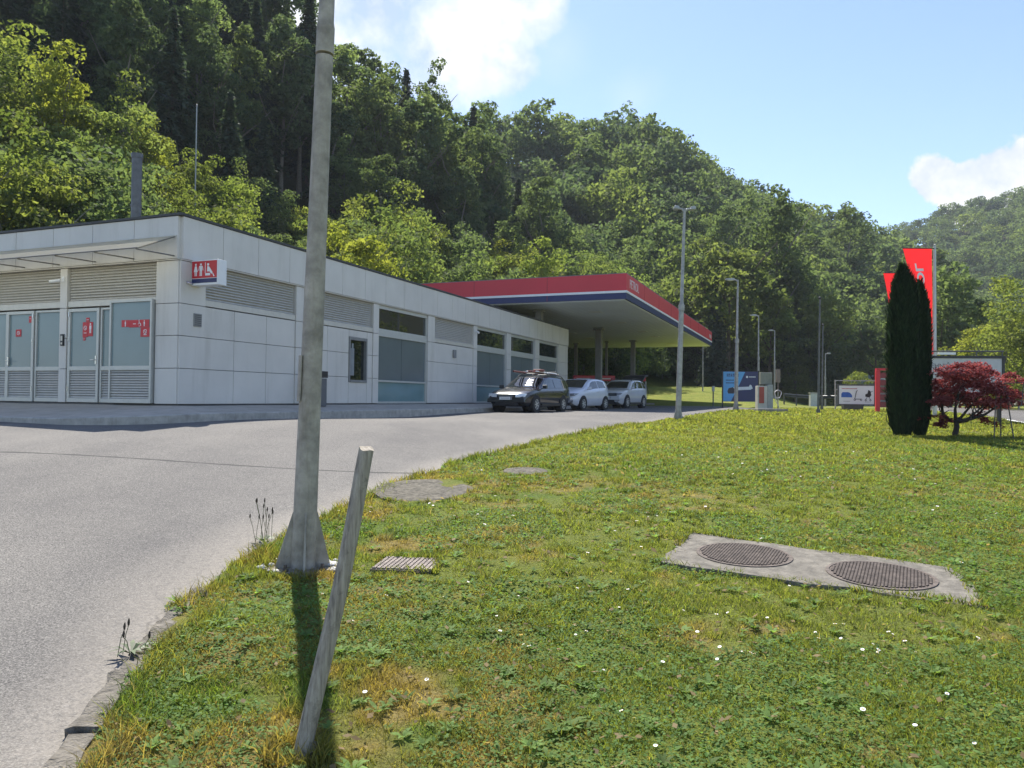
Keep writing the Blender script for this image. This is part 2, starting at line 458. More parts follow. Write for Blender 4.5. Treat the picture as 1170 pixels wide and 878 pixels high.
def sheet(name, us, vs_, fn, mt, colfn=None, smooth=True):
    U, V = np.meshgrid(us, vs_)
    X, Y, Z = fn(U, V)
    n, k = U.shape
    P = np.stack([X, Y, Z], -1).reshape(-1, 3)
    i = np.arange(n*k).reshape(n, k)
    F = np.stack([i[:-1, :-1], i[:-1, 1:], i[1:, 1:], i[1:, :-1]], -1).reshape(-1, 4)
    col = None
    if colfn is not None: col = colfn(X.ravel(), Y.ravel())
    return np_mesh(name, P, F, mt, col=col, smooth=smooth)


def Xleft(Y):
    Y = np.asarray(Y, float)
    a = -7.5+.3697*(Y-20.6)/.929-9.29
    return np.where(Y > 20.6, a, np.maximum(a-6*(20.6-Y), -45))


def dust(X, Y):
    d = Xb(Y)-X
    k = np.clip(1-d/(.35+.9*fbm(X*.8, Y*.8, 3)), 0, 1)*(Y < 26)
    c_ = np.zeros((len(X), 4)); c_[:, :3] = (k*.85)[:, None]; c_[:, 3] = 1
    return c_


ysR = np.concatenate([np.arange(-16, 2, .8), np.arange(2, 14, .12), np.arange(14, 30, .3), np.arange(30, 60.1, .8)])
ssR = 1-np.linspace(0, 1, 110)**1.9
struct(sheet('road', ssR[::-1], ysR, lambda U, V: ((Xleft(V)+(Xb(V)+.05-Xleft(V))*U), V, base(Xleft(V)+(Xb(V)+.05-Xleft(V))*U, V)+.004), m_asph, dust))

# big ground sheet (hillsides included), coarser with distance, dipping under the paving
def gsheet():
    rr = np.concatenate([np.linspace(0.5, 60, 60), np.linspace(62, 460, 130), np.array([500, 600, 800, 1200, 2000, 3500])])
    aa = np.radians(np.concatenate([np.linspace(-180, -70, 34)[:-1], np.linspace(-70, 80, 190), np.linspace(80, 180, 30)[1:]]))
    U, V = np.meshgrid(aa, rr)
    X = np.sin(U)*V; Y = np.cos(U)*V
    Z = ground(X, Y)-.14*(1-sst(54, 58.5, Y))*(hill(X, Y) < .3)
    n, k = U.shape
    P = np.stack([X, Y, Z], -1).reshape(-1, 3); i = np.arange(n*k).reshape(n, k)
    F = np.stack([i[:-1, :-1], i[:-1, 1:], i[1:, 1:], i[1:, :-1]], -1).reshape(-1, 4)
    h = hill(X, Y).ravel(); Xf = X.ravel(); Yf = Y.ravel()
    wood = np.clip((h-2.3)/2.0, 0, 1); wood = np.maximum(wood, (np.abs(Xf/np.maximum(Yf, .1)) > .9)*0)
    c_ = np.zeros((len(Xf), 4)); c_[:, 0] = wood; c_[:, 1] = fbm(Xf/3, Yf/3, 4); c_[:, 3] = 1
    return P, F, c_


def ground_mat():
    M = bpy.data.materials.new('meadow_and_woodland_floor'); M.use_nodes = True
    t = NT(M.node_tree); p = M.node_tree.nodes['Principled BSDF']
    a = t.n('ShaderNodeAttribute', attribute_name='Col'); sp = t.n('ShaderNodeSeparateColor', {'Color': a.outputs['Color']})
    co = t.n('ShaderNodeTexCoord').outputs['Object']
    n1 = t.n('ShaderNodeTexNoise', {'Vector': co, 'Scale': .6, 'Detail': 8.0, 'Roughness': .7})
    n2 = t.n('ShaderNodeTexNoise', {'Vector': co, 'Scale': 5.0, 'Detail': 6.0, 'Roughness': .75})
    g = t.ramp(n1.outputs[0], [(.3, (.13, .165, .03)), (.5, (.18, .20, .04)), (.7, (.235, .22, .055))])
    g = t.mix(1.0, g, t.ramp(n2.outputs[0], [(.3, (.6, .65, .6)), (.7, (1.3, 1.3, 1.2))]), 'MULTIPLY')
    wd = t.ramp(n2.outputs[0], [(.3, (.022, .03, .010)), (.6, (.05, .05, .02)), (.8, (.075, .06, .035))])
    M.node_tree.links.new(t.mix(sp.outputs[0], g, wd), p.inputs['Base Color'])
    p.inputs['Roughness'].default_value = .95; p.inputs['Specular IOR Level'].default_value = .1
    b = t.n('ShaderNodeBump', {'Height': n2.outputs[0], 'Strength': .8, 'Distance': .15}); M.node_tree.links.new(b.outputs[0], p.inputs['Normal'])
    return M


gP, gF, gC = gsheet()
struct(np_mesh('ground', gP, gF, ground_mat(), col=gC, smooth=True))

# main road down the valley on the right, with its edge line
def mr(u, v, off): 
    X = Xmain(v)+u; return X, v, base(X, v)+off
ysM = np.arange(-30, 140, 1.5)
struct(sheet('main_road', np.linspace(.35, 9.2, 10), ysM, lambda U, V: mr(U, V, .012), m_asph2, lambda X, Y: np.tile([0, 0, 0, 1.], (len(X), 1))))
m_line = mat('road_paint', (.72, .72, .69), .7, var=.15, scale=14)
ml = struct(sheet('road_edge_line', np.linspace(.65, .80, 2), ysM, lambda U, V: mr(U, V, .018), m_line))


# colour of the turf at a point: moss, dry patches, lush clover (natural patchiness of the lawn)
def turf(X, Y, jit=None):
    a = fbm(X*.55+3, Y*.55+9, 4); b = fbm(X*1.9+50, Y*1.9, 4); c_ = fbm(X*.23+7, Y*.23+70, 3); d_ = fbm(X*5+9, Y*5+4, 3)
    g = np.array([.188, .220, .052]); lush = np.array([.118, .182, .040]); moss = np.array([.28, .222, .074]); dry = np.array([.30, .245, .125])
    near = 1-sst(7, 16, Y)
    km = sst(.52, .68, b*.45+d_*.35+a*.25)*(.28+.52*near)
    kl = sst(.50, .66, a*.7+d_*.3)*(.75)
    kd = sst(.62, .74, d_*.5+b*.5)*(.4+.4*near)
    leftk = 1-sst(.5, 3.0, X-Xb(Y)); km = np.clip(km+leftk*near*.34*sst(.42, .56, b), 0, 1)
    col = g+(lush-g)*kl[..., None]
    col = col+(moss-col)*km[..., None]; col = col+(dry-col)*(kd*.6)[..., None]
    far = sst(9, 22, Y)[..., None]
    col = col*(1-far)+(col*.55+np.array([.225, .240, .056])*.45)*far
    return col


def lawn_z(X, Y):
    e = np.clip((X-Xb(Y))/.35, 0, 1)
    return base(X, Y)+.012+e*.045+(fbm(X*1.3, Y*1.3, 3)-.5)*.07*e+(fbm(X*.33, Y*.33, 2)-.5)*.10*e


def lawn_mat():
    M = bpy.data.materials.new('turf_soil'); M.use_nodes = True
    t = NT(M.node_tree); p = M.node_tree.nodes['Principled BSDF']
    a = t.n('ShaderNodeAttribute', attribute_name='Col')
    co = t.n('ShaderNodeTexCoord').outputs['Object']
    n1 = t.n('ShaderNodeTexNoise', {'Vector': co, 'Scale': 38.0, 'Detail': 5.0, 'Roughness': .8})
    n2 = t.n('ShaderNodeTexNoise', {'Vector': co, 'Scale': 6.0, 'Detail': 4.0})
    c_ = t.mix(1.0, a.outputs['Color'], t.ramp(n1.outputs[0], [(.3, (.4, .4, .4)), (.7, (1.2, 1.2, 1.15))]), 'MULTIPLY')
    M.node_tree.links.new(c_, p.inputs['Base Color'])
    p.inputs['Roughness'].default_value = .95; p.inputs['Specular IOR Level'].default_value = .1
    b = t.n('ShaderNodeBump', {'Height': n1.outputs[0], 'Strength': .9, 'Distance': .03}); M.node_tree.links.new(b.outputs[0], p.inputs['Normal'])
    return M


def turfcol(X, Y): return np.concatenate([turf(X, Y), np.ones((len(X), 1))], 1)
ysL = np.concatenate([np.arange(-10, 2, .5), np.arange(2, 14, .09), np.arange(14, 30, .25), np.arange(30, 60.1, .7)])
usL = np.linspace(0, 1, 150)**1.35
struct(sheet('lawn', usL, ysL, lambda U, V: (Xb(V)+(Xmain(V)+.4-Xb(V))*U, V, lawn_z(Xb(V)+(Xmain(V)+.4-Xb(V))*U, V)), lawn_mat(), turfcol))

# objects let into the lawn: keep the grass out of them
SLAB = [ground_pt(*p) for p in ((757, 651), (788, 615), (1083, 659), (1127, 706))]
COVERS = [ground_pt(850, 643), ground_pt(1006, 668)]
GRATE = [ground_pt(*p) for p in ((424, 660), (440, 643.5), (504, 647), (497, 664.5))]
PATCH = ground_pt(482, 567); PATCH2 = ground_pt(601, 543.5)
def inside(poly, X, Y, grow=0.0):
    c_ = np.mean(poly, 0); ok = np.ones(len(X), bool); poly = [c_+(p-c_)*(1+grow) for p in poly]
    sgn = 0
    for i in range(len(poly)):
        a, b = poly[i], poly[(i+1) % len(poly)]
        cr2 = (b[0]-a[0])*(Y-a[1])-(b[1]-a[1])*(X-a[0])
        s0 = (b[0]-a[0])*(c_[1]-a[1])-(b[1]-a[1])*(c_[0]-a[0])
        ok &= (cr2*np.sign(s0) > 0)
    return ok
def blocked(X, Y):
    wob = (fbm(X*3, Y*3, 2)-.5)*.12
    b = inside(SLAB, X, Y+wob*.5, .0) | inside(GRATE, X, Y, .0)
    b |= (np.hypot((X-PATCH[0])/(.62), (Y-PATCH[1])/(.72)) < 1+wob*1.5) | (np.hypot((X-PATCH2[0])/.36, (Y-PATCH2[1])/.33) < 1+wob*2)
    return b


POST = ground_pt(346, 655)
STAKE = ground_pt(339, 874)


def grass():
    rg = np.random.RandomState(5)
    Vs, Fs, Cs = [], [], []
    off = 0
    def scatter(y0, y1, dens, pmin=-40, pmax=1215):
        pmax = 1750 if y0 < 12 else 1450
        n = int(dens*(y1-y0)*((y1+y0)/2*(pmax-pmin)/F_PX))
        Y = np.sqrt(rg.rand(n)*(y1*y1-y0*y0)+y0*y0)
        k = (pmin+(pmax-pmin)*rg.rand(n)-CXP)/F_PX
        X = k*Y
        edge = Xb(Y)+(fbm(Y*2.3, X*0+3, 3)-.5)*.30-.03+.10*(Y < 5.0)
        ok = (X > edge) & (X < Xmain(Y)+.3) & ~blocked(X, Y)
        return X[ok], Y[ok]
    def put(V, C):
        nonlocal off
        n = V.shape[0]; kk = V.shape[1]
        Vs.append(V.reshape(-1, 3)); Cs.append(np.repeat(C, kk, 0))
        i = np.arange(n*kk).reshape(n, kk)+off
        if kk == 6: Fs.append(np.concatenate([i[:, [0, 1, 3, 2]], i[:, [2, 3, 5, 4]]]))
        else: Fs.append(i)
        off += n*kk
    def blades(X, Y, h, wd, lean, bright=1.0):
        n = len(X); z = lawn_z(X, Y)-.004
        a = rg.rand(n)*2*np.pi; la = rg.rand(n)*2*np.pi
        L = lean*(.3+rg.rand(n))
        bx, by = np.cos(a)*wd/2, np.sin(a)*wd/2
        tx, ty = np.cos(la)*L*h, np.sin(la)*L*h
        hh = h*np.sqrt(np.clip(1-(L*.6)**2, .2, 1))
        V = np.zeros((n, 6, 3))
        V[:, 0] = np.stack([X-bx, Y-by, z], -1); V[:, 1] = np.stack([X+bx, Y+by, z], -1)
        V[:, 2] = np.stack([X-bx*.8+tx*.35, Y-by*.8+ty*.35, z+hh*.6], -1); V[:, 3] = np.stack([X+bx*.8+tx*.35, Y+by*.8+ty*.35, z+hh*.6], -1)
        V[:, 4] = np.stack([X-bx*.12+tx, Y-by*.12+ty, z+hh], -1); V[:, 5] = np.stack([X+bx*.12+tx, Y+by*.12+ty, z+hh], -1)
        C = turf(X, Y)*(bright*(.55+.90*rg.rand(n)))[:, None]
        straw = rg.rand(n) < .045
        C[straw] = np.array([.30, .24, .11])*(.6+.6*rg.rand(straw.sum()))[:, None]
        yel = rg.rand(n)[:, None]*.35
        C = C*(1-yel)+C*np.array([1.35, 1.1, .7])*yel
        put(V, C)
    def leaves(X, Y, size, tilt, col, zoff=.015, elong=1.5):
        n = len(X); z = lawn_z(X, Y)+zoff*rg.rand(n)
        a = rg.rand(n)*2*np.pi; tz = (rg.rand(n)-.25)*tilt; tb = (rg.rand(n)-.5)*tilt
        l = np.stack([np.cos(a), np.sin(a), tz], -1)*(size*elong)[:, None]*.5
        b = np.stack([-np.sin(a), np.cos(a), tb], -1)*size[:, None]*.5
        c_ = np.stack([X, Y, z+np.abs(tz)*size*.5], -1)
        put(np.stack([c_-l, c_+b, c_+l, c_-b], 1), col)
    for (y0, y1, dens, h, wd) in ((2.6, 4.5, 9500, .028, .0042), (4.5, 7, 4800, .030, .0060), (7, 11, 2200, .033, .010), (11, 17, 900, .040, .017), (17, 27, 330, .050, .030), (27, 46, 95, .060, .06)):
        X, Y = scatter(y0, y1, dens)
        v = (.45+.75*fbm(X*1.1+20, Y*1.1, 3))*(.45+1.15*sst(.3, .7, fbm(X*6+4, Y*6+8, 2)))
        bare = sst(.56, .72, fbm(X*1.9+50, Y*1.9, 4)*.55+fbm(X*5+9, Y*5+4, 3)*.45)*(Y < 11)
        keep = rg.rand(len(X)) > bare*.45
        X, Y, v = X[keep], Y[keep], v[keep]
        blades(X, Y, h*v*(.6+.8*rg.rand(len(X))), wd*(.7+.6*rg.rand(len(X))), .95)
    # longer tufts
    for (y0, y1, dens) in ((2.6, 6, 20), (6, 12, 12), (12, 24, 4)):
        X, Y = scatter(y0, y1, dens)
        n = len(X); k = 26
        XX = np.repeat(X, k)+rg.randn(n*k)*.035; YY = np.repeat(Y, k)+rg.randn(n*k)*.035
        blades(XX, YY, (.04+.05*rg.rand(n*k)), np.maximum(.0045, YY*.0009), 1.1, .85)
    # unmown fringe along the kerb, round the posts and the covers
    Yf = 2.8+rg.rand(6500)**1.3*18; Xf = Xb(Yf)+(fbm(Yf*2.3, Yf*0+3, 3)-.5)*.30+.02+.09*(Yf < 5.0)+np.abs(rg.randn(6500))*.10
    k = fbm(Yf*1.7, Yf*0, 3) > .42
    blades(Xf[k], Yf[k], .05+.10*rg.rand(k.sum())**1.5, np.maximum(.005, Yf[k]*.0011), .8, .85)
    for (cx, cy, n_, rad, hh) in ((POST[0], POST[1], 1500, .33, .07), (STAKE[0], STAKE[1], 500, .12, .09), (POST[0]-.25, POST[1]+.2, 500, .16, .16)):
        a = rg.rand(n_)*6.283; r_ = rad*(.75+.5*rg.rand(n_)); 
        blades(cx+np.cos(a)*r_, cy+np.sin(a)*r_, hh*(.4+.9*rg.rand(n_)), np.full(n_, .006), .8, .8)
    for poly in (SLAB, GRATE):
        for i in range(4):
            a, b = poly[i], poly[(i+1) % 4]; n_ = int(np.linalg.norm(b-a)*330)
            tt = rg.rand(n_); P = a[None]+(b-a)[None]*tt[:, None]; c_ = np.mean(poly, 0)
            P = P+(P-c_)/np.linalg.norm(P-c_, axis=1)[:, None]*(rg.rand(n_)*.07-.035)[:, None]
            kk = rg.rand(n_) < np.clip(fbm(P[:, 0]*4, P[:, 1]*4, 2)*2-.35, 0, 1)
            P = P[kk]; blades(P[:, 0], P[:, 1], .035+.05*rg.rand(len(P)), np.full(len(P), .009), .9, .9)
    # clover and small broad leaves
    for (y0, y1, dens, sz) in ((2.6, 5, 3200, .014), (5, 9, 1300, .019), (9, 15, 300, .028)):
        X, Y = scatter(y0, y1, dens); kk = fbm(X*.8+90, Y*.8+5, 3) > .47
        X, Y = X[kk], Y[kk]; n = len(X)
        c_ = np.array([.120, .205, .055])*(.7+.7*rg.rand(n))[:, None]
        leaves(X, Y, sz*(.7+.7*rg.rand(n)), .9, c_, .035, 1.15)
    # rosettes of plantain and dandelion
    for (y0, y1, dens) in ((2.6, 6, 24), (6, 12, 12), (12, 20, 3)):
        X, Y = scatter(y0, y1, dens); n = len(X); k = 9
        big = .6+.8*rg.rand(n)
        ang = (np.arange(k)[None]*2*np.pi/k+rg.rand(n)[:, None]*6+rg.randn(n, k)*.25).ravel()
        L = (np.repeat(big, k)*(.030+.032*rg.rand(n*k))); XX = np.repeat(X, k); YY = np.repeat(Y, k)
        z = lawn_z(XX, YY)+.01
        d = np.stack([np.cos(ang), np.sin(ang)], -1); q = np.stack([-d[:, 1], d[:, 0]], -1)
        wv = L*.17
        V = np.zeros((n*k, 6, 3)); 
        for j, (f, hz, ww) in enumerate(((.08, 0, .3), (.55, .32, 1.0), (1.0, .22+.3*rg.rand(n*k), .25))):
            cxy = np.stack([XX, YY], -1)+d*(L*f)[:, None]
            for s_, sg in ((0, -1), (1, 1)):
                V[:, j*2+s_, :2] = cxy+q*(wv*ww*sg)[:, None]; V[:, j*2+s_, 2] = z+L*hz
        C = np.array([.145, .225, .060])*(.65+.8*np.repeat(rg.rand(n), k))[:, None]*(.85+.3*rg.rand(n*k))[:, None]
        put(V, C)
    # dead leaves, straw and twigs
    for (y0, y1, dens, sz) in ((2.6, 6, 60, .02), (6, 12, 22, .03)):
        X, Y = scatter(y0, y1, dens); n = len(X)
        c_ = np.array([.26, .19, .10])*(.5+.9*rg.rand(n))[:, None]
        leaves(X, Y, sz*(.5+rg.rand(n)), .8, c_, .04, 1.8)
    V = np.concatenate(Vs); F = np.concatenate(Fs); C = np.concatenate(Cs); C = np.concatenate([np.clip(C, 0, 1), np.ones((len(C), 1))], 1)
    M = bpy.data.materials.new('grass_blades'); M.use_nodes = True
    t = NT(M.node_tree); p = M.node_tree.nodes['Principled BSDF']
    a = t.n('ShaderNodeAttribute', attribute_name='Col'); M.node_tree.links.new(a.outputs['Color'], p.inputs['Base Color'])
    p.inputs['Roughness'].default_value = .65; p.inputs['Specular IOR Level'].default_value = .15
    tl = t.n('ShaderNodeBsdfTranslucent', {'Color': t.mix(1.0, a.outputs['Color'], (1.5, 1.55, .8), 'MULTIPLY')})
    mx = t.n('ShaderNodeMixShader', {0: .48, 1: p.outputs[0], 2: tl.outputs[0]})
    M.node_tree.links.new(mx.outputs[0], M.node_tree.nodes['Material Output'].inputs[0])
    stuff(np_mesh('grass', V, F, M, col=C))
    print('grass faces', len(F))
grass()

# verge kerb: broken, half-buried concrete edging
def kerb_run(y0, y1, wdt, lift, seed):
    rg = random.Random(seed); b = MB(); y = y0
    while y < y1:
        ln = .35+.65*rg.random(); ye = min(y+ln, y1)
        n = 5; P = []
        for k in range(n+1):
            yy = y+.012+(ye-y-.024)*k/n; P.append((float(Xb(yy)), yy))
        dz = (rg.random()-.5)*.025; dx = (rg.random()-.5)*.03
        vs_ = []
        for (x, yy) in P:
            z = gz(x, yy); j = lambda: (rg.random()-.5)*.034
            vs_ += [(x-wdt/2+dx+j(), yy, z-.1), (x-wdt/2+dx+j(), yy+j(), z+lift+dz+j()), (x-wdt/2+dx+.02, yy, z+lift+.014+dz+j()), (x+wdt/2+dx+j(), yy, z+lift+.012+dz+j()), (x+wdt/2+dx, yy, z-.1)]
        fs_ = []
        for k in range(n):
            for q in range(4): fs_.append((k*5+q, k*5+q+1, (k+1)*5+q+1, (k+1)*5+q))
        fs_ += [(0, 1, 2, 3, 4), (n*5+4, n*5+3, n*5+2, n*5+1, n*5)]
        b.add(vs_, fs_); y = ye
    return b
kb = kerb_run(.2, 5.6, .13, .026, 2); 
kb2 = kerb_run(8.9, 10.7, .12, .035, 4); kb.add(kb2.v, kb2.f)
struct(kb.build('verge_kerb', mat('kerb_stone', (.15, .135, .11), .95, var=.5, scale=12, dirt=.8, bump=.9, bscale=60)))

# ------------------------------------------------------------------ pavement round the shop
def pavement():
    inn, out, zo = [], [], []
    for v in np.linspace(14, .3, 16): inn.append((0, v)); out.append((-2.8, v)); zo.append(1.07)
    for a in np.linspace(0, math.pi/2, 11):
        inn.append((0, 0)); out.append((-1.0-1.8*math.cos(a), .3-1.8*math.sin(a))); zo.append(1.07+.09*a/(math.pi/2))
    for u in np.linspace(-.3, 29.6, 40): inn.append((max(u, 0), 0)); out.append((u, -1.5)); zo.append(1.16)
    V, F, MI = [], [], []
    fr = [(.0, 0), (.25, 0), (.5, 0), (.75, 0), (1.0, 0)]
    def wp(p, z): q = uv(*p); return (q[0], q[1], z)
    n = len(inn)
    kbm = MB()
    for i in range(n):
        a = np.array(inn[i], float); b = np.array(out[i], float); d = (a-b)/np.linalg.norm(a-b)
        b2 = b+d*.14
        for f in np.linspace(0, 1, 5):
            p = a+(b2-a)*f; V.append(wp(p, 1.295+(zo[i]-1.295)*f**1.15+(.004*math.sin(i*1.7+f*5))))
    for i in range(n-1):
        for k in range(4): F.append((i*5+k, i*5+k+1, (i+1)*5+k+1, (i+1)*5+k))
    o = MB(); o.add(V, F); struct(o.build('pavement', mat('pavement_asphalt', (.42, .375, .31), .9, var=.15, scale=3, bump=.5, bscale=120), fix=True))
    KV, KF = [], []
    for i in range(n):
        a = np.array(inn[i], float); b = np.array(out[i], float); d = (a-b)/np.linalg.norm(a-b); b2 = b+d*.145
        q = uv(*b); zr = float(base(np.array([q[0]]), np.array([q[1]]))[0])-.06
        KV += [wp(b, zr), wp(b, zo[i]-.012), wp(b+d*.02, zo[i]+.004), wp(b2, zo[i]+.006), wp(b2, zo[i]-.2)]
    for i in range(n-1):
        for k in range(4): KF.append((i*5+k, i*5+k+1, (i+1)*5+k+1, (i+1)*5+k))
    o = MB(); o.add(KV, KF); struct(o.build('pavement_kerb', mat('kerb_concrete', (.42, .395, .345), .9, var=.25, scale=5, dirt=.4, bump=.4, bscale=60)))
pavement()

# ------------------------------------------------------------------ service building
shop = thing('service_building', 'long single-storey service station shop clad in pale panels with grey louvres', 'building', (C0[0], C0[1], BZ), ANG)
LU, LV, HT = 29.0, 12.0, 4.28


class Facade:
    """boxes in facade coordinates: s along, z up, d outwards"""
    def __init__(s, side): s.side = side; s.b = MB()
    def box(s, s0, z0, s1, z1, d0, d1, mi=0):
        if s.side == 'long': s.b.box(s0, -d0, z0, s1, -d1, z1, mi)
        else: s.b.box(-d0, s0, z0, -d1, s1, z1, mi)
        return s
    def slats(s, s0, s1, z0, z1, n, d0, dep, mi=0):
        """tilted louvre blades"""
        hz = (z1-z0)/n
        for i in range(n):
            za = z0+i*hz
            pr = [(d0+dep*.25, za+hz*.96), (d0+dep*.1, za+hz*.84), (d0+dep*.8, za+hz*.10), (d0+dep, za+hz*.16)]
            if s.side == 'long': s.b.prism([(-d, z) for d, z in pr], 'x', s0, s1, mi)
            else: s.b.prism([(-d, z) for d, z in pr], 'y', s0, s1, mi)
        return s
    def grid(s, ss, zs, d0, d1, gap=.012, mi=0):
        for i in range(len(ss)-1):
            for j in range(len(zs)-1):
                s.box(ss[i]+gap/2, zs[j]+gap/2, ss[i+1]-gap/2, zs[j+1]-gap/2, d0, d1, mi)
        return s
    def build(s, name, m_, parent=shop, bevel=.004): return s.b.build(name, m_, parent, bevel=bevel)


core = MB(); core.box(.16, .16, -.4, LU-.16, LV-.16, HT-.12)
core.build('wall', mat('wall_core', (.16, .16, .155), .85), shop)
rf = MB(); rf.box(-.09, -.09, HT, LU+.09, LV+.09, HT+.055); rf.box(.4, .4, HT+.055, LU-.4, LV-.4, HT+.09)
rf.build('roof', mat('roof_trim', (.05, .05, .048), .6), shop)
pl = MB(); pl.box(.03, .03, -.35, LU-.03, LV-.03, .02); pl.build('plinth', mat('plinth_grey', (.13, .13, .125), .9, var=.2), shop)
ZJ = [.03, .84, 1.58, 2.31]
# fascia band all round
fs = list(np.arange(0.02, LU, 1.242)); fs[-1] = LU-.02
f = Facade('long'); f.grid(fs, [3.31, 4.275], -.14, .06); f.box(0, 3.285, LU, 3.309, -.14, .045); f.build('fascia_panel', m_panel)
f = Facade('left'); f.grid(list(np.linspace(.02, LV-.02, 10)), [3.31, 4.275], -.14, .06); f.box(0, 3.285, LV, 3.309, -.14, .045); f.build('fascia_panel', m_panel)
# corner pillar and piers
f = Facade('long'); f.grid([.0, .77], ZJ+[3.28], -.13, .02)
for (a, b) in ((4.10, 4.44), (8.04, 8.38), (11.78, 12.32), (15.82, 16.2), (19.52, 20.08), (23.42, 24.06), (27.25, 28.98)):
    f.build('pier', m_panel); f = Facade('long'); f.grid([a, b], ZJ+[3.28], -.13, .02)
f.build('pier', m_panel)
f = Facade('left'); f.grid([.022, .69], ZJ+[3.28], -.13, .02)
for (a, b) in ((3.54, 3.79), (7.4, 7.65), (LV-.5, LV)): f.build('pier', m_panel); f = Facade('left'); f.grid([a, b], ZJ+[3.28], -.13, .02)
f.build('pier', m_panel)
# plain panel fields
f = Facade('long'); f.grid([.775, 1.75, 2.93, 4.095], ZJ, -.12, -.01); f.build('wall_panel', m_panel)
f = Facade('long'); f.grid([4.445, 5.6, 6.70], ZJ, -.12, -.01); f.grid([7.72, 8.035], ZJ, -.12, -.01); f.grid([6.705, 7.715], [.03, .69], -.12, -.01); f.grid([6.705, 7.715], [2.09, 2.31], -.12, -.01)
f.build('wall_panel', m_panel)
f = Facade('long'); f.grid([12.325, 15.815], ZJ, -.12, -.01); f.build('wall_panel', m_panel)
# louvres over them
for (a, b) in ((.775, 4.095), (4.445, 8.035), (12.325, 15.815)):
    f = Facade('long'); f.box(a+.01, 2.48, b-.01, 3.28, -.13, -.085); f.slats(a+.02, b-.02, 2.48, 3.28, 12, -.085, .055); f.box(a, 2.33, b, 2.475, -.12, -.005); f.build('louvre', m_louvre)
for (a, b) in ((.695, 3.535), (3.795, 7.395), (7.655, 11.4)):
    f = Facade('left'); f.box(a+.01, 2.48, b-.01, 3.28, -.13, -.085); f.slats(a+.02, b-.02, 2.48, 3.28, 12, -.085, .055); f.box(a, 2.33, b, 2.475, -.12, -.005); f.build('louvre', m_louvre)
# shop windows: transom light, filmed pane, low pane
for (a, b) in ((8.385, 11.775), (16.205, 19.515), (20.085, 23.415), (24.065, 27.245)):
    fr = Facade('long')
    fr.box(a, 2.25, b, 2.50, -.13, -.03); fr.box(a, 3.16, b, 3.28, -.13, -.03); fr.box(a, .02, b, .09, -.13, -.02); fr.box(a, .74, b, .80, -.13, -.03)
    for (s0, s1) in ((a, a+.05), (b-.05, b)):
        fr.box(s0, .09, s1, .74, -.13, -.03); fr.box(s0, .80, s1, 2.25, -.13, -.03); fr.box(s0, 2.5, s1, 3.16, -.13, -.03)
    w_ = fr.build('window', m_alu)
    g = Facade('long'); g.box(a+.05, 2.5, b-.05, 3.16, -.13, -.09); g.build('transom_pane', m_dglass, w_, 0)
    g = Facade('long'); mid = (a+b)/2-.05; g.box(a+.05, .80, mid-.01, 2.25, -.13, -.085); g.box(mid+.01, .80, b-.05, 2.25, -.13, -.085); g.build('filmed_pane', m_film, w_, 0)
    g = Facade('long'); g.box(a+.05, .09, b-.05, .74, -.13, -.085); g.build('low_pane', m_teal, w_, 0)
# small dark hatch window with two grey boxes before the pane
fr = Facade('long'); fr.box(6.705, .69, 6.77, 2.09, -.13, .015); fr.box(7.65, .69, 7.715, 2.09, -.13, .015); fr.box(6.77, 2.0, 7.65, 2.09, -.13, .015); fr.box(6.77, .69, 7.65, .76, -.13, .03)
hw = fr.build('hatch_window', mat('hatch_frame', (.22, .22, .21), .5))
g = Facade('long'); g.box(6.77, .76, 7.65, 2.0, -.13, -.085); g.build('pane', m_dglass, hw, 0)
g = Facade('long'); g.box(6.85, .90, 7.10, 1.75, -.08, -.075); g.box(6.95, 1.0, 7.05, 1.9, -.074, -.07); g.build('inner_poster', mat('poster_grey', (.25, .27, .28), .5), hw, 0)
# left wing glazing: doors, side lights with louvred feet
def louvred_leaf(parent, a, b, name, proud, door=False, z1=2.29):
    fr = Facade('left'); t = .075 if door else .05
    fr.box(a, .04, a+t, z1, -.13, proud); fr.box(b-t, .04, b, z1, -.13, proud)
    fr.box(a+t, .04, b-t, .14, -.13, proud); fr.box(a+t, .80, b-t, .90, -.13, proud); fr.box(a+t, z1-t, b-t, z1, -.13, proud)
    o = fr.build(name, m_alu, parent)
    g = Facade('left'); g.box(a+t, .90, b-t, z1-t, -.13, proud-.04); g.build('glass', m_fglass, o, 0)
    g = Facade('left'); g.slats(a+t, b-t, .14, .80, 11, proud-.06, .045); g.build('vent_slats', m_louvre, o, 0)
    return o
p_wide = louvred_leaf(shop, .72, 2.03, 'glazed_panel', .10, False, 2.42)
louvred_leaf(shop, 2.03, 2.47, 'side_light', -.03)
d1 = louvred_leaf(shop, 2.49, 3.52, 'door', .0, True)
louvred_leaf(shop, 3.80, 4.70, 'side_light', -.03)
d2 = louvred_leaf(shop, 4.72, 5.70, 'door', .0, True)
louvred_leaf(shop, 5.72, 7.38, 'side_light', -.03)
for d_, y_ in ((d1, 2.56), (d2, 5.62)):
    h_ = MB(); h_.tube([(-.0, y_, 1.05), (-.06, y_, 1.05), (-.06, y_+(.12 if y_ < 4 else -.12), 1.05)], .011, 8); h_.box(-.012, y_-.02, .95, .0, y_+.02, 1.15); h_.build('handle', m_chrome, d_)
    for z in (.3, 1.5, 2.1): h_ = MB(); h_.tube([(-.008, y_+(.93 if y_ < 4 else -.87), z), (-.008, y_+(.93 if y_ < 4 else -.87), z+.12)], .012, 8); h_.build('hinge', m_chrome, d_)
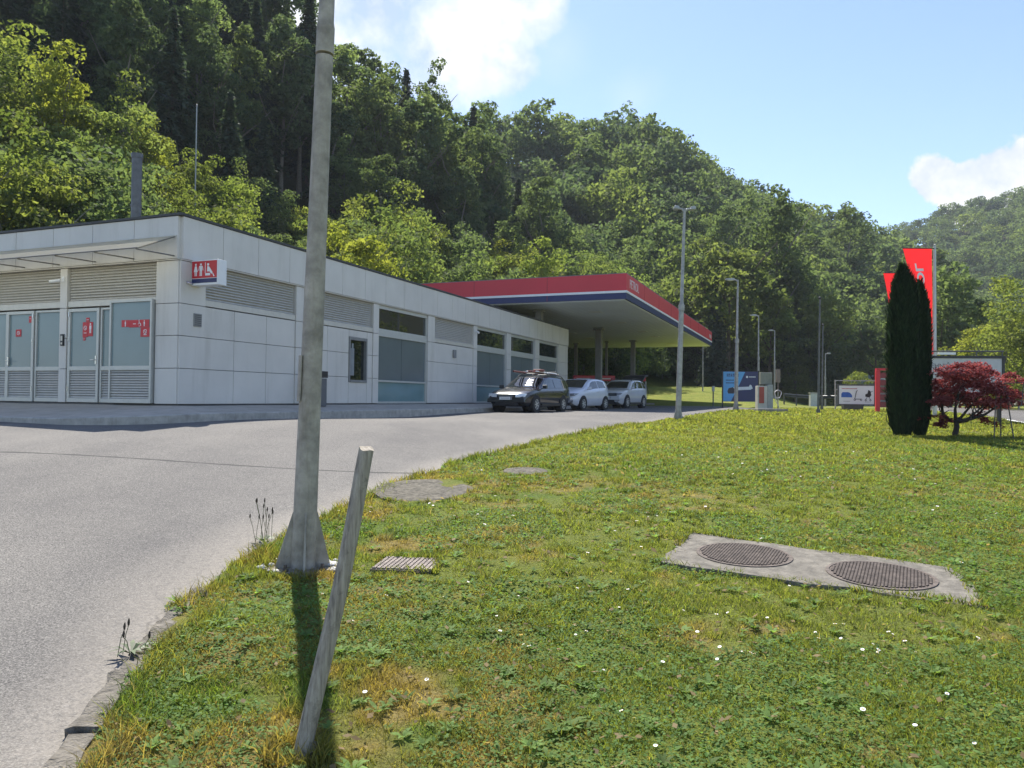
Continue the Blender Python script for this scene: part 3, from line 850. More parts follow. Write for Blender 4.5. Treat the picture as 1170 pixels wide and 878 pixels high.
# red notices with white pictograms on the glass
def notice(parent, y0, z0, w, h, x, marks, name='notice'):
    b = MB(); b.box(x, y0, z0, x-.004, y0+w, z0+h, 0)
    for (kind, cy_, cz, s_) in marks:
        yy = y0+cy_; zz = z0+cz; xx = x-.0045; e = xx-.001
        if kind == 'man':
            b.box(xx, yy-.022*s_, zz-.02*s_, e, yy+.022*s_, zz+.04*s_, 1); b.box(xx, yy-.018*s_, zz-.09*s_, e, yy-.003*s_, zz-.02*s_, 1); b.box(xx, yy+.003*s_, zz-.09*s_, e, yy+.018*s_, zz-.02*s_, 1)
            b.lathe([(.0001, xx), (.016*s_, xx), (.016*s_, e), (.0001, e)], 10, (0, yy, zz+.065*s_), 'x', 1)
        elif kind == 'wheel':
            b.tube([(xx, yy+.04*s_*math.cos(a), zz-.03*s_+.04*s_*math.sin(a)) for a in np.linspace(0, 5.2, 12)], .007*s_, 5, 1)
            b.tube([(xx, yy+.01*s_, zz+.09*s_), (xx, yy+.005*s_, zz), (xx, yy-.04*s_, zz-.005*s_), (xx, yy-.055*s_, zz-.06*s_)], .009*s_, 5, 1)
        elif kind == 'ring':
            b.tube([(xx, yy+.04*s_*math.cos(a), zz+.04*s_*math.sin(a)) for a in np.linspace(0, 6.283, 16)], .006*s_, 5, 1)
            b.tube([(xx, yy-.028*s_, zz-.028*s_), (xx, yy+.028*s_, zz+.028*s_)], .006*s_, 5, 1)
        elif kind == 'bar':
            b.box(xx, yy-.05*s_, zz-.008*s_, e, yy+.05*s_, zz+.008*s_, 1)
    return b.build(name, [m_redl, m_white], parent)
gx = .04-.006
n1 = notice(d1, 2.72, 1.62, .16, .34, gx, [('man', .08, .2, 1.4)]); notice(d1, 2.885, 1.60, .17, .36, gx, [('ring', .085, .22, 1.2), ('bar', .085, .1, .9)]); notice(d1, 2.84, 1.965, .11, .10, gx, [('bar', .055, .05, .7)]); notice(d1, 2.96, 1.52, .075, .075, gx, [('bar', .037, .04, .5)])
gx2 = -.06-.006
notice(p_wide, .79, 1.56, .29, .22, gx2, [('ring', .15, .12, 1.2), ('bar', .15, .05, .9)]); notice(p_wide, .82, 1.785, .62, .17, gx2, [('wheel', .30, .09, .95), ('man', .15, .09, .8), ('bar', .45, .08, .9)]); notice(p_wide, 1.445, 1.80, .23, .16, gx2, [('man', .11, .08, .8)])
notice(d2, 4.84, 2.0, .09, .16, gx, [('bar', .045, .1, .5)]); notice(d2, 5.2, 1.66, .20, .18, gx, [('ring', .1, .09, 1.1)])
# keypad, wall lamp/camera, air grille, small grey vent
b = MB(); b.box(-.02, 3.60, 1.40, -.06, 3.70, 1.68, 0); b.box(-.06, 3.62, 1.52, -.064, 3.68, 1.64, 1); b.box(-.06, 3.625, 1.43, -.064, 3.675, 1.48, 1); b.build('keypad', [m_black, m_louvre], shop)
b = MB(); b.tube([(-.02, 3.68, 3.02), (-.16, 3.68, 3.0)], .012, 8); b.tube([(-.12, 3.66, 2.98), (-.3, 3.80, 2.92)], .035, 12); b.box(-.02, 3.64, 2.96, -.035, 3.72, 3.08); b.build('wall_camera', m_white, shop)
b = MB(); b.box(.40, -.02, 1.82, .63, -.045, 2.12, 0)
for k in range(6): b.box(.42, -.045, 1.845+k*.045, .61, -.055, 1.87+k*.045, 1)
b.build('wall_grille', [mat('grille_grey', (.27, .27, .26), .6), mat('grille_dark', (.14, .14, .14), .6)], shop)
b = MB(); b.box(13.9, .01, 1.82, 14.12, -.06, 2.14); b.build('junction_box', mat('box_grey', (.22, .22, .22), .6), shop, bevel=.01)
b = MB(); b.tube([(16.0, -.02, 3.05), (16.0, -.14, 3.05)], .015, 8); b.tube([(16.02, -.12, 3.03), (15.8, -.26, 2.97)], .04, 12); b.build('wall_camera', m_white, shop)
# glass awning on rods over the doors
aw = MB(); aw.add([(-.06, .05, 3.83), (-1.12, .05, 3.36), (-1.12, LV-.2, 3.36), (-.06, LV-.2, 3.83)], [(0, 1, 2, 3)]); 
M = bpy.data.materials.new('milky_awning_glass'); M.use_nodes = True; t = NT(M.node_tree); p = M.node_tree.nodes['Principled BSDF']
p.inputs['Base Color'].default_value = (.66, .64, .55, 1); p.inputs['Roughness'].default_value = .25
tl = t.n('ShaderNodeBsdfTranslucent', {'Color': (.95, .92, .76, 1)}); mx = t.n('ShaderNodeMixShader', {0: .72, 1: p.outputs[0], 2: tl.outputs[0]}); M.node_tree.links.new(mx.outputs[0], M.node_tree.nodes['Material Output'].inputs[0])
awning = aw.build('awning', M, shop, fix=False)
b = MB()
for y in np.arange(.12, LV, 1.22):
    b.tube([(-.06, y, 3.37), (-1.08, y, 3.335)], .016, 8); b.tube([(-.06, y, 3.80), (-1.10, y, 3.338)], .014, 8)
b.tube([(-1.12, .05, 3.35), (-1.12, LV-.2, 3.35)], .014, 8)
b.build('awning_rods', mat('rod_grey', (.20, .19, .17), .5, .4), awning)
# roof items
b = MB(); b.lathe([(.13, HT), (.13, 6.62), (.15, 6.62), (.15, 6.74), (.0, 6.76)], 18, (2.1, 3.74, 0)); b.lathe([(.137, 5.3), (.145, 5.3), (.145, 5.36), (.137, 5.36)], 18, (2.1, 3.74, 0))
b.build('flue_pipe', mat('flue_metal', (.13, .125, .12), .4, .6, var=.25), shop, smooth=True)

# ------------------------------------------------------------------ projecting toilet sign
sg = thing('toilet_sign', 'red lightbox with white toilet pictograms projecting from the building corner', 'sign', (C0[0], C0[1], BZ), ANG)
b = MB(); b.box(.30, -.03, 2.74, .58, -.80, 3.31); b.build('case', m_white, sg, bevel=.008)
b = MB(); b.box(.30, -.055, 2.90, .292, -.775, 3.285, 0); b.build('red_face', m_redl, sg)
b = MB(); b.box(.30, -.055, 2.79, .292, -.775, 2.885, 0); b.build('blue_strip', m_navy, sg)
def fig(b, y, z, s_, woman=False, mi=0):
    x0, x1 = .2915, .2885
    b.lathe([(.0001, x0), (.028*s_, x0), (.028*s_, x1), (.0001, x1)], 12, (0, y, z+.125*s_), 'x', mi)
    if woman:
        b.prism([(y-.025*s_, z+.09*s_), (y+.025*s_, z+.09*s_), (y+.06*s_, z-.05*s_), (y-.06*s_, z-.05*s_)], 'x', x0, x1, mi)
        for q in (-.02, .02): b.box(x0, y+(q-.012)*s_, z-.15*s_, x1, y+(q+.012)*s_, z-.05*s_, mi)
    else:
        b.box(x0, y-.035*s_, z-.03*s_, x1, y+.035*s_, z+.09*s_, mi)
        for q in (-.02, .02): b.box(x0, y+(q-.014)*s_, z-.15*s_, x1, y+(q+.014)*s_, z-.03*s_, mi)
        for q in (-1, 1): b.prism([(y+q*.036*s_, z+.09*s_), (y+q*.052*s_, z+.085*s_), (y+q*.075*s_, z-.02*s_), (y+q*.058*s_, z-.02*s_)], 'x', x0, x1, mi)
b = MB(); fig(b, -.17, 3.09, .95, True); fig(b, -.32, 3.09, .95)
# baby changing pictogram
x0, x1 = .2915, .2885
b.lathe([(.0001, x0), (.03, x0), (.03, x1), (.0001, x1)], 12, (0, -.53, 3.20), 'x'); b.prism([(-.51, 3.17), (-.56, 3.15), (-.66, 3.02), (-.63, 2.98), (-.57, 3.04), (-.50, 3.04)], 'x', x0, x1)
b.box(x0, -.45, 2.95, x1, -.59, 3.005); b.prism([(-.64, 3.02), (-.68, 2.99), (-.72, 2.93), (-.69, 2.92)], 'x', x0, x1)
b.box(x0, -.44, 3.01, x1, -.455, 3.25)
b.build('pictogram', m_white, sg)
b = MB(); b.tube([(.28, -.07, 2.78), (.16, -.02, 2.80)], .03, 10); b.build('spotlight', m_chrome, sg)

# pedestal ashtray at the wall behind the post
q = uv(4.62, -.45); t_ = thing('ashtray_bin', 'grey pedestal ashtray bin with black top by the shop wall', 'bin', (q[0], q[1], 1.26), ANG)
b = MB(); b.box(-.14, -.14, 0, .14, .14, .78); b.build('column', mat('bin_grey', (.12, .125, .13), .5), t_, bevel=.01)
b = MB(); b.box(-.16, -.16, .80, .16, .16, .98); b.box(-.11, -.165, .86, .11, -.16, .93); b.build('lid', m_black, t_, bevel=.015)

# ------------------------------------------------------------------ fuel canopy
cano = thing('fuel_canopy', 'large red and blue edged fuel canopy over the pumps beyond the shop', 'canopy', (C0[0], C0[1], BZ), ANG)
U0, U1, V0, V1, ZS, ZT = 22.5, 55.7, -4.96, 11.0, 5.02, 6.28
def band(name, z0, z1, out, mt, joint=False):
    b = MB(); th = .10
    b.box(U0-out, V0-out, z0, U0-out+th, V1+out, z1); b.box(U1+out-th, V0-out, z0, U1+out, V1+out, z1)
    b.box(U0-out+th, V0-out, z0, U1+out-th, V0-out+th, z1); b.box(U0-out+th, V1+out-th, z0, U1+out-th, V1+out, z1)
    return b.build(name, mt, cano)
band('red_fascia', 5.47, ZT, .02, m_red); band('white_stripe', 5.36, 5.468, .03, m_white); band('blue_stripe', 5.06, 5.358, .0, m_navy)
m_jred = mat('joint_red', (.33, .03, .035), .5)
for k in range(1, 4): b = MB(); b.box(U0-.028, V0+k*4-.012, 5.08, U0-.021, V0+k*4+.012, ZT-.01); b.build('fascia_joint', m_jred, cano)
for k in range(1, 8): b = MB(); b.box(U0+k*4.1-.012, V0-.028, 5.48, U0+k*4.1+.012, V0-.021, ZT-.01); b.build('fascia_joint', m_jred, cano)
b = MB(); nstrip = 40
for k in range(nstrip):
    va = V0+.12+(V1-V0-.24)*k/nstrip; vb = V0+.12+(V1-V0-.24)*(k+1)/nstrip
    b.box(U0+.12, va+.006, ZS, U1-.12, vb-.006, ZS+.04)
b.box(U0+.12, V0+.12, ZS+.045, U1-.12, V1-.12, ZS+.2)
b.build('soffit', m_soffit, cano)
b = MB(); b.box(U0-.02, V0-.02, ZT, U1+.02, V1+.02, ZT+.03); b.build('roof_deck', mat('deck_grey', (.2, .2, .2), .8), cano)
for (u, v, r_) in ((25.3, .45, .17), (36.3, .1, .20), (47.2, .2, .17), (36.9, 5.6, .13), (48.8, 5.5, .13), (47.6, 2.5, .09)):
    z0 = -.35 if u > 29 else HT+.05-0
    b = MB(); b.box(u-r_, v-r_, z0, u+r_, v+r_, ZS); b.box(u-r_*1.6, v-r_*1.6, ZS-.12, u+r_*1.6, v+r_*1.6, ZS-.003); b.build('column', mat('column_grey', (.20, .20, .195), .5, var=.12), cano, bevel=.01)
for u in (27, 33, 39.5, 44, 51):
    for v in (-2.2, 3.0):
        b = MB(); b.box(u-.3, v-.3, ZS-.03, u+.3, v+.3, ZS-.002); b.build('downlight', m_white, cano, bevel=.008)
m_let = mat('letter_white', (.72, .62, .62), .5, var=.02)
text('PETROL', .62, (24.15, V0-.028, 5.86), (R(90), 0, 0), m_let, cano, 'lettering', .006, sx=.95)
text('PETROL', .42, (54.55, V0-.028, 5.80), (R(90), 0, 0), m_let, cano, 'lettering', .006, sx=.95)

# ------------------------------------------------------------------ foliage
def quads(c, nrm, size, rg, elong=1.35):
    n = len(c)
    a = rg.randn(n, 3); t = a-nrm*np.sum(a*nrm, 1)[:, None]; t /= np.linalg.norm(t, axis=1)[:, None]+1e-9
    b = np.cross(nrm, t)
    s = (size if np.ndim(size) else np.full(n, size))[:, None]*.5
    V = np.stack([c-t*s*elong, c+b*s*.8, c+t*s*elong, c-b*s*.8], 1).reshape(-1, 3)
    return V, np.arange(4*n).reshape(n, 4)
def unit(v): return v/(np.linalg.norm(v, axis=1)[:, None]+1e-9)


def broad_crown(seed, rx, rz, zc, nclump, nleaf, leaf, lobe=.28, crad=.27, zmin=-.75):
    rg = np.random.RandomState(seed)
    d = unit(rg.randn(nclump*3, 3)); d = d[d[:, 2] > zmin][:nclump]; n = len(d)
    lob = 1+lobe*(np.sin(d[:, 0]*3.1+seed)*np.cos(d[:, 1]*2.7+seed*2)+.5*np.sin(d[:, 2]*5+seed))
    rad = (.50+.5*rg.rand(n)**.6)*lob
    cc = d*rad[:, None]*np.array([rx, rx, rz])+np.array([0, 0, zc])
    cr_ = crad*rx*(.6+.8*rg.rand(n))
    dd = unit(rg.randn(n*nleaf, 3)+np.array([0, 0, .45]))
    rr = (.45+.55*rg.rand(n*nleaf)**.5)
    P = np.repeat(cc, nleaf, 0)+dd*(np.repeat(cr_, nleaf)*rr)[:, None]*np.array([1.15, 1.15, .75])
    nr = unit(dd*.55+rg.randn(n*nleaf, 3)*.55+np.array([0, 0, .35]))
    V, F = quads(P, nr, leaf*(.6+.8*rg.rand(len(P))), rg)
    tint = np.clip(np.repeat(.5+.28*rg.randn(n), nleaf)+.2*rg.randn(len(P)), 0, 1)
    return V, F, tint, cc


def conifer_crown(seed, H, Rb, z0):
    rg = np.random.RandomState(seed); Ps, Ns, S = [], [], []
    z = z0
    while z < H-.3:
        r_ = Rb*(1-(z-z0)/(H-z0))**.85*(.85+.3*rg.rand()); nb = 8
        for k in range(nb):
            a = 2*np.pi*k/nb+rg.rand()*.8; rl = r_*(.7+.45*rg.rand()); m_ = max(4, int(rl*8))
            s = np.linspace(.12, 1, m_)
            px_ = np.cos(a)*s*rl; py_ = np.sin(a)*s*rl; pz_ = z+.25*np.sin(s*2.2)*rl*.3-s*s*rl*.38
            for rep in range(3):
                Ps.append(np.stack([px_, py_, pz_-.12*rep], -1)+rg.randn(m_, 3)*.13); S.append(np.full(m_, .34)*(.7+.6*rg.rand(m_)))
                Ns.append(unit(np.stack([np.cos(a)*np.ones(m_)*.4, np.sin(a)*np.ones(m_)*.4, np.ones(m_)], -1)+rg.randn(m_, 3)*.45))
        z += .62*(.8+.4*rg.rand())
    P = np.concatenate(Ps); V, F = quads(P, np.concatenate(Ns), np.concatenate(S), rg, 1.8)
    return V, F, np.clip(.5+.3*rg.randn(len(P)), 0, 1), None


def trunk_mb(seed, h, r0, limbs, top=.25, spread=.5):
    rg = random.Random(seed); b = MB()
    pts = [(0, 0, -.6)]+[((rg.random()-.5)*.05*h*k/5, (rg.random()-.5)*.05*h*k/5, h*k/5) for k in range(1, 6)]
    b.tube(pts, [r0*1.25]+[r0*(1-(1-top)*k/5) for k in range(1, 6)], 8)
    for k in range(limbs):
        i = rg.randint(2, 4); p = Vector(pts[i]); a = rg.random()*6.28; L = h*spread*(.6+.6*rg.random())
        q = p+Vector((math.cos(a)*L*.45, math.sin(a)*L*.45, L*.45)); e = q+Vector((math.cos(a+.4)*L*.35, math.sin(a+.4)*L*.35, L*.4))
        b.tube([p, q, e], [r0*.42, r0*.28, r0*.10], 6)
    return b


lm_mid = leaf_mat('leaf_mid_green', (.088, .120, .055), (.155, .192, .078), .52, rnd_amt=.24)
lm_light = leaf_mat('leaf_light_green', (.108, .142, .046), (.190, .222, .070), .54, rnd_amt=.2)
lm_dark = leaf_mat('leaf_dark_green', (.068, .098, .054), (.118, .156, .078), .48, rnd_amt=.22)
lm_con = leaf_mat('needle_dark_green', (.042, .062, .046), (.076, .104, .066), .32, rnd_amt=.2)
lm_brush = leaf_mat('young_leaf_green', (.120, .150, .036), (.215, .238, .064), .55, rnd_amt=.22)
lm_yel = leaf_mat('young_leaf_yellow', (.150, .168, .030), (.262, .268, .052), .55, rnd_amt=.15)
lm_cyp = leaf_mat('cypress_needles', (.012, .024, .012), (.034, .056, .026), .12, rnd_amt=0)
lm_maple = leaf_mat('maple_red_leaf', (.17, .050, .056), (.38, .145, .145), .48, (1.4, .85, .75), rnd_amt=0)


def make_tree(name, crown, trunk, lm, bark=m_bark):
    root = bpy.data.objects.new(name, None); COL.objects.link(root)
    V, F, tint, _ = crown
    trunk.build('trunk', bark, root, smooth=True)
    np_mesh('crown', V, F, lm, tint=tint, parent=root)
    return root


PROTO = {
    'broad': [make_tree('broadleaf_tree', broad_crown(s, 3.9, 5.2, 8.0, 70, 84, .33), trunk_mb(s, 9.5, .24, 6), lm_mid) for s in (1, 2, 3)],
    'tall': [make_tree('broadleaf_tree', broad_crown(s, 3.2, 7.8, 11.0, 84, 78, .32, .34, .30), trunk_mb(s, 15, .27, 8, spread=.3), lm_mid, m_barkp) for s in (4, 5)],
    'conifer': [make_tree('conifer_tree', conifer_crown(s, 21 if s == 6 else 18, 3.3, 1.2), trunk_mb(s, 20 if s == 6 else 17, .26, 0, top=.1), lm_con) for s in (6, 7)],
    'brush': [make_tree('young_tree', broad_crown(s, 1.75, 3.0, 3.3, 74, 92, .135, .35, .34, -.95), trunk_mb(s, 4.6, .07, 7, spread=.5), lm_brush, m_barkp) for s in (8, 9, 10)],
    'spire': [make_tree('young_tree', broad_crown(s, 1.15, 3.8, 4.2, 64, 84, .135, .3, .40, -.95), trunk_mb(s, 6.2, .07, 9, spread=.35), lm_yel, m_barkp) for s in (12, 13)],
}
HGT = {'broad': 13.0, 'tall': 18.5, 'conifer': 20.0, 'brush': 6.3, 'spire': 8.0}
USED = set()


def zone(px):
    if px < 130: return "behind the shop roof's left end"
    if px < 370: return 'behind the roof left of post'
    if px < 560: return 'behind the roof right of post'
    if px < 770: return 'above the red canopy'
    if px < 900: return 'just right of the canopy'
    if px < 1010: return 'behind the scooter billboard'
    return 'behind the red flags'
KIND = {'broad': 'rounded broadleaf tree', 'tall': 'tall full-crowned broadleaf tree', 'conifer': 'tall dark conifer', 'brush': 'bushy young tree', 'spire': 'slender pointed young tree'}
TONE = {'leaf_mid_green': 'mid green', 'leaf_light_green': 'fresh light green', 'leaf_dark_green': 'deep green', 'needle_dark_green': 'blackish', 'young_leaf_green': 'bright green', 'young_leaf_yellow': 'yellow green'}


def plant(kind, X, Y, sc, lm=None, seed=0, where=None, label=None, zoff=-.15):
    protos = PROTO[kind]; p = protos[seed % len(protos)]
    if p.name in USED: o = copy_tree(p)
    else: o = p
    USED.add(p.name)
    o.location = (X, Y, gz(X, Y)+zoff); rg = random.Random(seed*13+5)
    o.scale = (sc*(.88+.24*rg.random()), sc*(.88+.24*rg.random()), sc*(.92+.16*rg.random())); o.rotation_euler = (0, 0, rg.random()*6.28)
    cr_ = [c_ for c_ in o.children if c_.name.startswith('crown')][0]
    lm = lm or cr_.data.materials[0]
    cr_.material_slots[0].link = 'OBJECT'; cr_.material_slots[0].material = lm
    px = CXP+X/Y*F_PX; z = zone(px)
    lb = label or '%s %s %s' % (TONE[lm.name], KIND[kind], (where or 'on the wooded slope')+' '+z)
    words = lb.split()
    tag(o, ' '.join(words[:16]), 'tree', None if label else ('%s %ss %s' % (TONE[lm.name], KIND[kind], z)))
    return o


def scatter_hill(y0, y1, step, layer, pmin, pmax, seed, hmin=2.5, over=10):
    """jittered grid over one hillside layer, in plan"""
    rg = np.random.RandomState(seed); pts = []
    A, rf, rc, hc = layer
    for Y in np.arange(y0, y1, step):
        for X in np.arange((pmin-CXP)/F_PX*Y, (pmax-CXP)/F_PX*Y, step):
            x = X+rg.uniform(-.42, .42)*step; y = Y+rg.uniform(-.42, .42)*step
            a = math.atan2(x, y); ca = max(math.cos(a), .35); r_ = math.hypot(x, y)
            f = np.interp(a, A, rf)/ca; c_ = np.interp(a, A, rc)/ca; h = np.interp(a, A, hc)
            if r_ < f+2 or r_ > c_+over or h < 3: continue
            # belongs to this layer only where the layer is on top
            t = (r_-f)/(c_-f); s = h*(min(max(t, 0), 1)**1.12)
            if s+2.6 < float(hill(np.array([x]), np.array([y]))[0]): continue
            pts.append((x, y))
    return pts


cand = []
for i, (x, y) in enumerate(scatter_hill(34, 150, 5.3, LA, -40, 860, 3)):
    px = CXP+x/y*F_PX; rg = random.Random(i*7+1); k = rg.random()
    a_ = math.atan2(x, y)
    if px < 720 and math.hypot(x, y)*math.cos(a_) < np.interp(a_, LA[0], LA[1])+np.interp(px, [0, 130, 400, 720], [16, 16, 19, 14]): continue
    dark_zone = (px < 375 and y > 47)
    if dark_zone: kind, lm = ('conifer', lm_con) if k < .52 else (('tall', lm_dark) if k < .8 else ('tall', lm_mid))
    elif px < 600: kind, lm = ('tall', lm_mid) if k < .40 else (('tall', lm_dark) if k < .58 else (('broad', lm_mid) if k < .88 else ('conifer', lm_con)))
    else: kind, lm = ('broad', lm_mid) if k < .55 else (('broad', lm_dark) if k < .72 else (('tall', lm_mid) if k < .9 else ('broad', lm_light)))
    dd_ = math.hypot(x, y)*math.cos(a_)-np.interp(a_, LA[0], LA[1])-np.interp(px, [0, 130, 400, 720], [13, 13, 17, 13])
    cand.append((x, y, kind, lm, (.80+.35*rg.random())*float(np.clip(.52+dd_/26*.48, .5, 1)), i))
for i, (x, y) in enumerate(scatter_hill(96, 245, 6.6, LB, 520, 1240, 4)):
    rg = random.Random(i*5+2); k = rg.random()
    kind, lm = ('broad', lm_mid) if k < .55 else (('broad', lm_light) if k < .72 else (('broad', lm_dark) if k < .93 else ('tall', lm_mid)))
    cand.append((x, y, kind, lm, (.80+.55*rg.random()), i))
for i, (x, y) in enumerate(scatter_hill(90, 440, 8.2, LC, 880, 1260, 5, over=14)):
    rg = random.Random(i*3+9); k = rg.random()
    kind, lm = ('broad', lm_mid) if k < .6 else (('broad', lm_light) if k < .68 else ('broad', lm_dark))
    cand.append((x, y, kind, lm, (.70+.5*rg.random()), i))
# what would never be seen behind the shop and canopy is still planted; sort by apparent size
cand.sort(key=lambda c_: -HGT[c_[2]]*c_[4]/c_[1])
NTH = 128
print('hill trees', len(cand))
for (x, y, kind, lm, sc, i) in cand[:NTH]:
    plant(kind, x, y, sc, lm, i, zoff=-.4)


def far_wood(items):
    Vs, Fs, T, M_ = [], [], [], []; off = 0
    lib = {}
    for s in range(6):
        lib[('broad', s)] = broad_crown(50+s, 4.4, 4.6, 7.0, 34, 36, .60, .20, .36, -.8)[:3]
        lib[('tall', s)] = broad_crown(70+s, 3.4, 7.4, 10.2, 32, 22, .78, .34, .32)[:3]
        lib[('near', s)] = broad_crown(80+s, 4.4, 4.8, 7.0, 48, 44, .46, .24, .34, -.8)[:3]
    cl = conifer_crown(60, 20, 3.2, 1.5)[:3]
    sub = np.arange(len(cl[1])) % 3 == 0; ci = np.where(sub)[0]
    lib[('conifer', 0)] = (cl[0].reshape(-1, 4, 3)[ci].reshape(-1, 3), np.arange(4*len(ci)).reshape(-1, 4), cl[2][ci])
    order = [lm_mid, lm_light, lm_dark, lm_con]
    rg = np.random.RandomState(3)
    for (x, y, kind, lm, sc, i) in items:
        key = ('conifer', 0) if kind == 'conifer' else (('near' if (y < 150 and kind == 'broad') else kind), i % 6)
        V, F, t = lib[key]; a = rg.rand()*6.28; c_, s_ = math.cos(a), math.sin(a)
        Rm = np.array([[c_, -s_, 0], [s_, c_, 0], [0, 0, 1]])
        P = (V*np.array([sc, sc, sc*(.9+.2*rg.rand())]))@Rm.T+np.array([x, y, gz(x, y)-.5])
        Vs.append(P); Fs.append(F+off); off += len(V); tt = np.clip(t+rg.randn()*.22, 0, 1); T.append(tt); M_.append(np.full(len(F), order.index(lm)))
    o = np_mesh('far_woodland', np.concatenate(Vs), np.concatenate(Fs), order, tint=np.concatenate(T), mi=np.concatenate(M_))
    stuff(o); o['label'] = 'dense far woodland of rounded green crowns covering the hills'; o['category'] = 'woodland'
    print('far quads', sum(len(f) for f in Fs))
far_wood(cand[NTH:])

# brush along the foot of the slope, behind the shop
rgb = random.Random(21); nbr = 0
A_, rf_, _, _ = LA
for row in range(5):
    px = -50+row*9
    while px < 720:
        a = math.atan((px-CXP)/F_PX); Yf = float(np.interp(a, A_, rf_)); step = np.interp(px, [0, 400, 720], [3.4, 3.9, 3.9])
        Y = Yf+1.5+row*step+rgb.uniform(-1.2, 1.2); p_ = px+rgb.uniform(-11, 11)
        X = (p_-CXP)/F_PX*Y; k = rgb.random(); sc = .85+.45*rgb.random()+(.30 if p_ < 130 else 0)+(.1 if row < 2 else 0)+float(np.interp(p_, [380, 480, 720], [0, .42, .55]))
        if k < .62: plant('brush', X, Y, sc*1.05, lm_brush if k < .40 else lm_light, nbr, 'at the slope foot')
        elif k < .76: plant('spire', X, Y, sc*.95, lm_yel if k < .69 else lm_brush, nbr, 'at the slope foot')
        else: plant('brush', X, Y, sc*1.0, lm_mid, nbr, 'at the slope foot')
        nbr += 1
        px += 46 if px < 420 else 42
print('brush', nbr)
# yellow trees that stand out over the roof, and the row behind the canopy and billboards
for (p_, Y, kind, sc, lm, lb) in (
        (205, 33, 'spire', 1.0, lm_yel, 'slender yellow green young tree standing above the shop roof right of the flue pipe'),
        (228, 43, 'brush', 1.18, lm_brush, 'bright bushy young tree in front of the slim mast'),
        (250, 46, 'brush', 1.15, lm_light, 'light green bushy tree just right of the slim mast'),
        (275, 42, 'brush', 1.0, lm_brush, 'bright green young tree between the mast and the foreground post'),
        (408, 41, 'spire', 1.42, lm_yel, 'tall bright yellow young tree just right of the foreground post'),
        (425, 43, 'spire', 1.15, lm_yel, 'shorter yellow young tree right of the tallest yellow one'),
        (832, 90, 'broad', 1.42, lm_light, 'big bright green tree right of the canopy tip'),
        (880, 90, 'broad', .90, lm_light, 'smaller bright green tree right of the big bright one'),
        (768, 100, 'broad', 1.05, lm_light, 'fresh green tree behind the twin-headed lamp post'),
        (935, 92, 'broad', .95, lm_light, 'light green tree behind the pair of thin poles'),
        (1150, 58, 'brush', 1.30, lm_brush, 'bright green bushy tree behind the maple on the right edge'),
        (1178, 52, 'brush', 1.35, lm_brush, 'bright green tree cut by the right edge of the picture'),
        (1122, 66, 'brush', 1.35, lm_yel, 'yellowish weeping tree behind the long text board'),
        (1085, 74, 'broad', .95, lm_mid, 'mid green tree right behind the tall flag'),
        (1000, 85, 'broad', .78, lm_mid, 'round tree behind the red price totem'),
        (981, 76, 'brush', .60, lm_brush, 'pale roundish shrub above the scooter billboard'),
        (818, 87, 'conifer', .62, lm_con, 'narrow blackish conifer beside the canopy tip')):
    X = (p_-CXP)/F_PX*Y; plant(kind, X, Y, sc, lm, int(p_), label=lb)
px = 640; k_ = 0
while px < 1100:
    for row in range(2):
        a = math.atan((px-CXP)/F_PX); Yf = min(float(np.interp(a, A_, rf_)), float(np.interp(a, LB[0], LB[1]))-8)
        Y = Yf-1+row*5+rgb.uniform(-1.5, 1.5); p_ = px+rgb.uniform(-10, 10); X = (p_-CXP)/F_PX*Y
        if 720 < p_ < 900 and Y < 97: Y = 97+row*4; X = (p_-CXP)/F_PX*Y
        plant('brush' if row == 0 else 'broad', X, Y, (.85+.4*rgb.random()) if row == 0 else .62+.25*rgb.random(), (lm_mid, lm_dark, lm_light)[k_ % 3], k_, 'at the wood edge'); k_ += 1
    px += 27
# hedge of trees along the far side of the main road (beyond the right edge)
for i, (p_, Y) in enumerate(((1260, 60), (1330, 50), (1420, 46), (1520, 42), (1240, 75), (1650, 40))):
    X = (p_-CXP)/F_PX*Y; plant('broad', X+4, Y, .8, lm_mid, 300+i, label='mid green tree beyond the guardrail outside the right edge')['group'] = 'trees beyond the right edge'
for k, ps in PROTO.items():
    for p in ps:
        if p.name not in USED:
            for ch in list(p.children): bpy.data.objects.remove(ch)
            bpy.data.objects.remove(p)

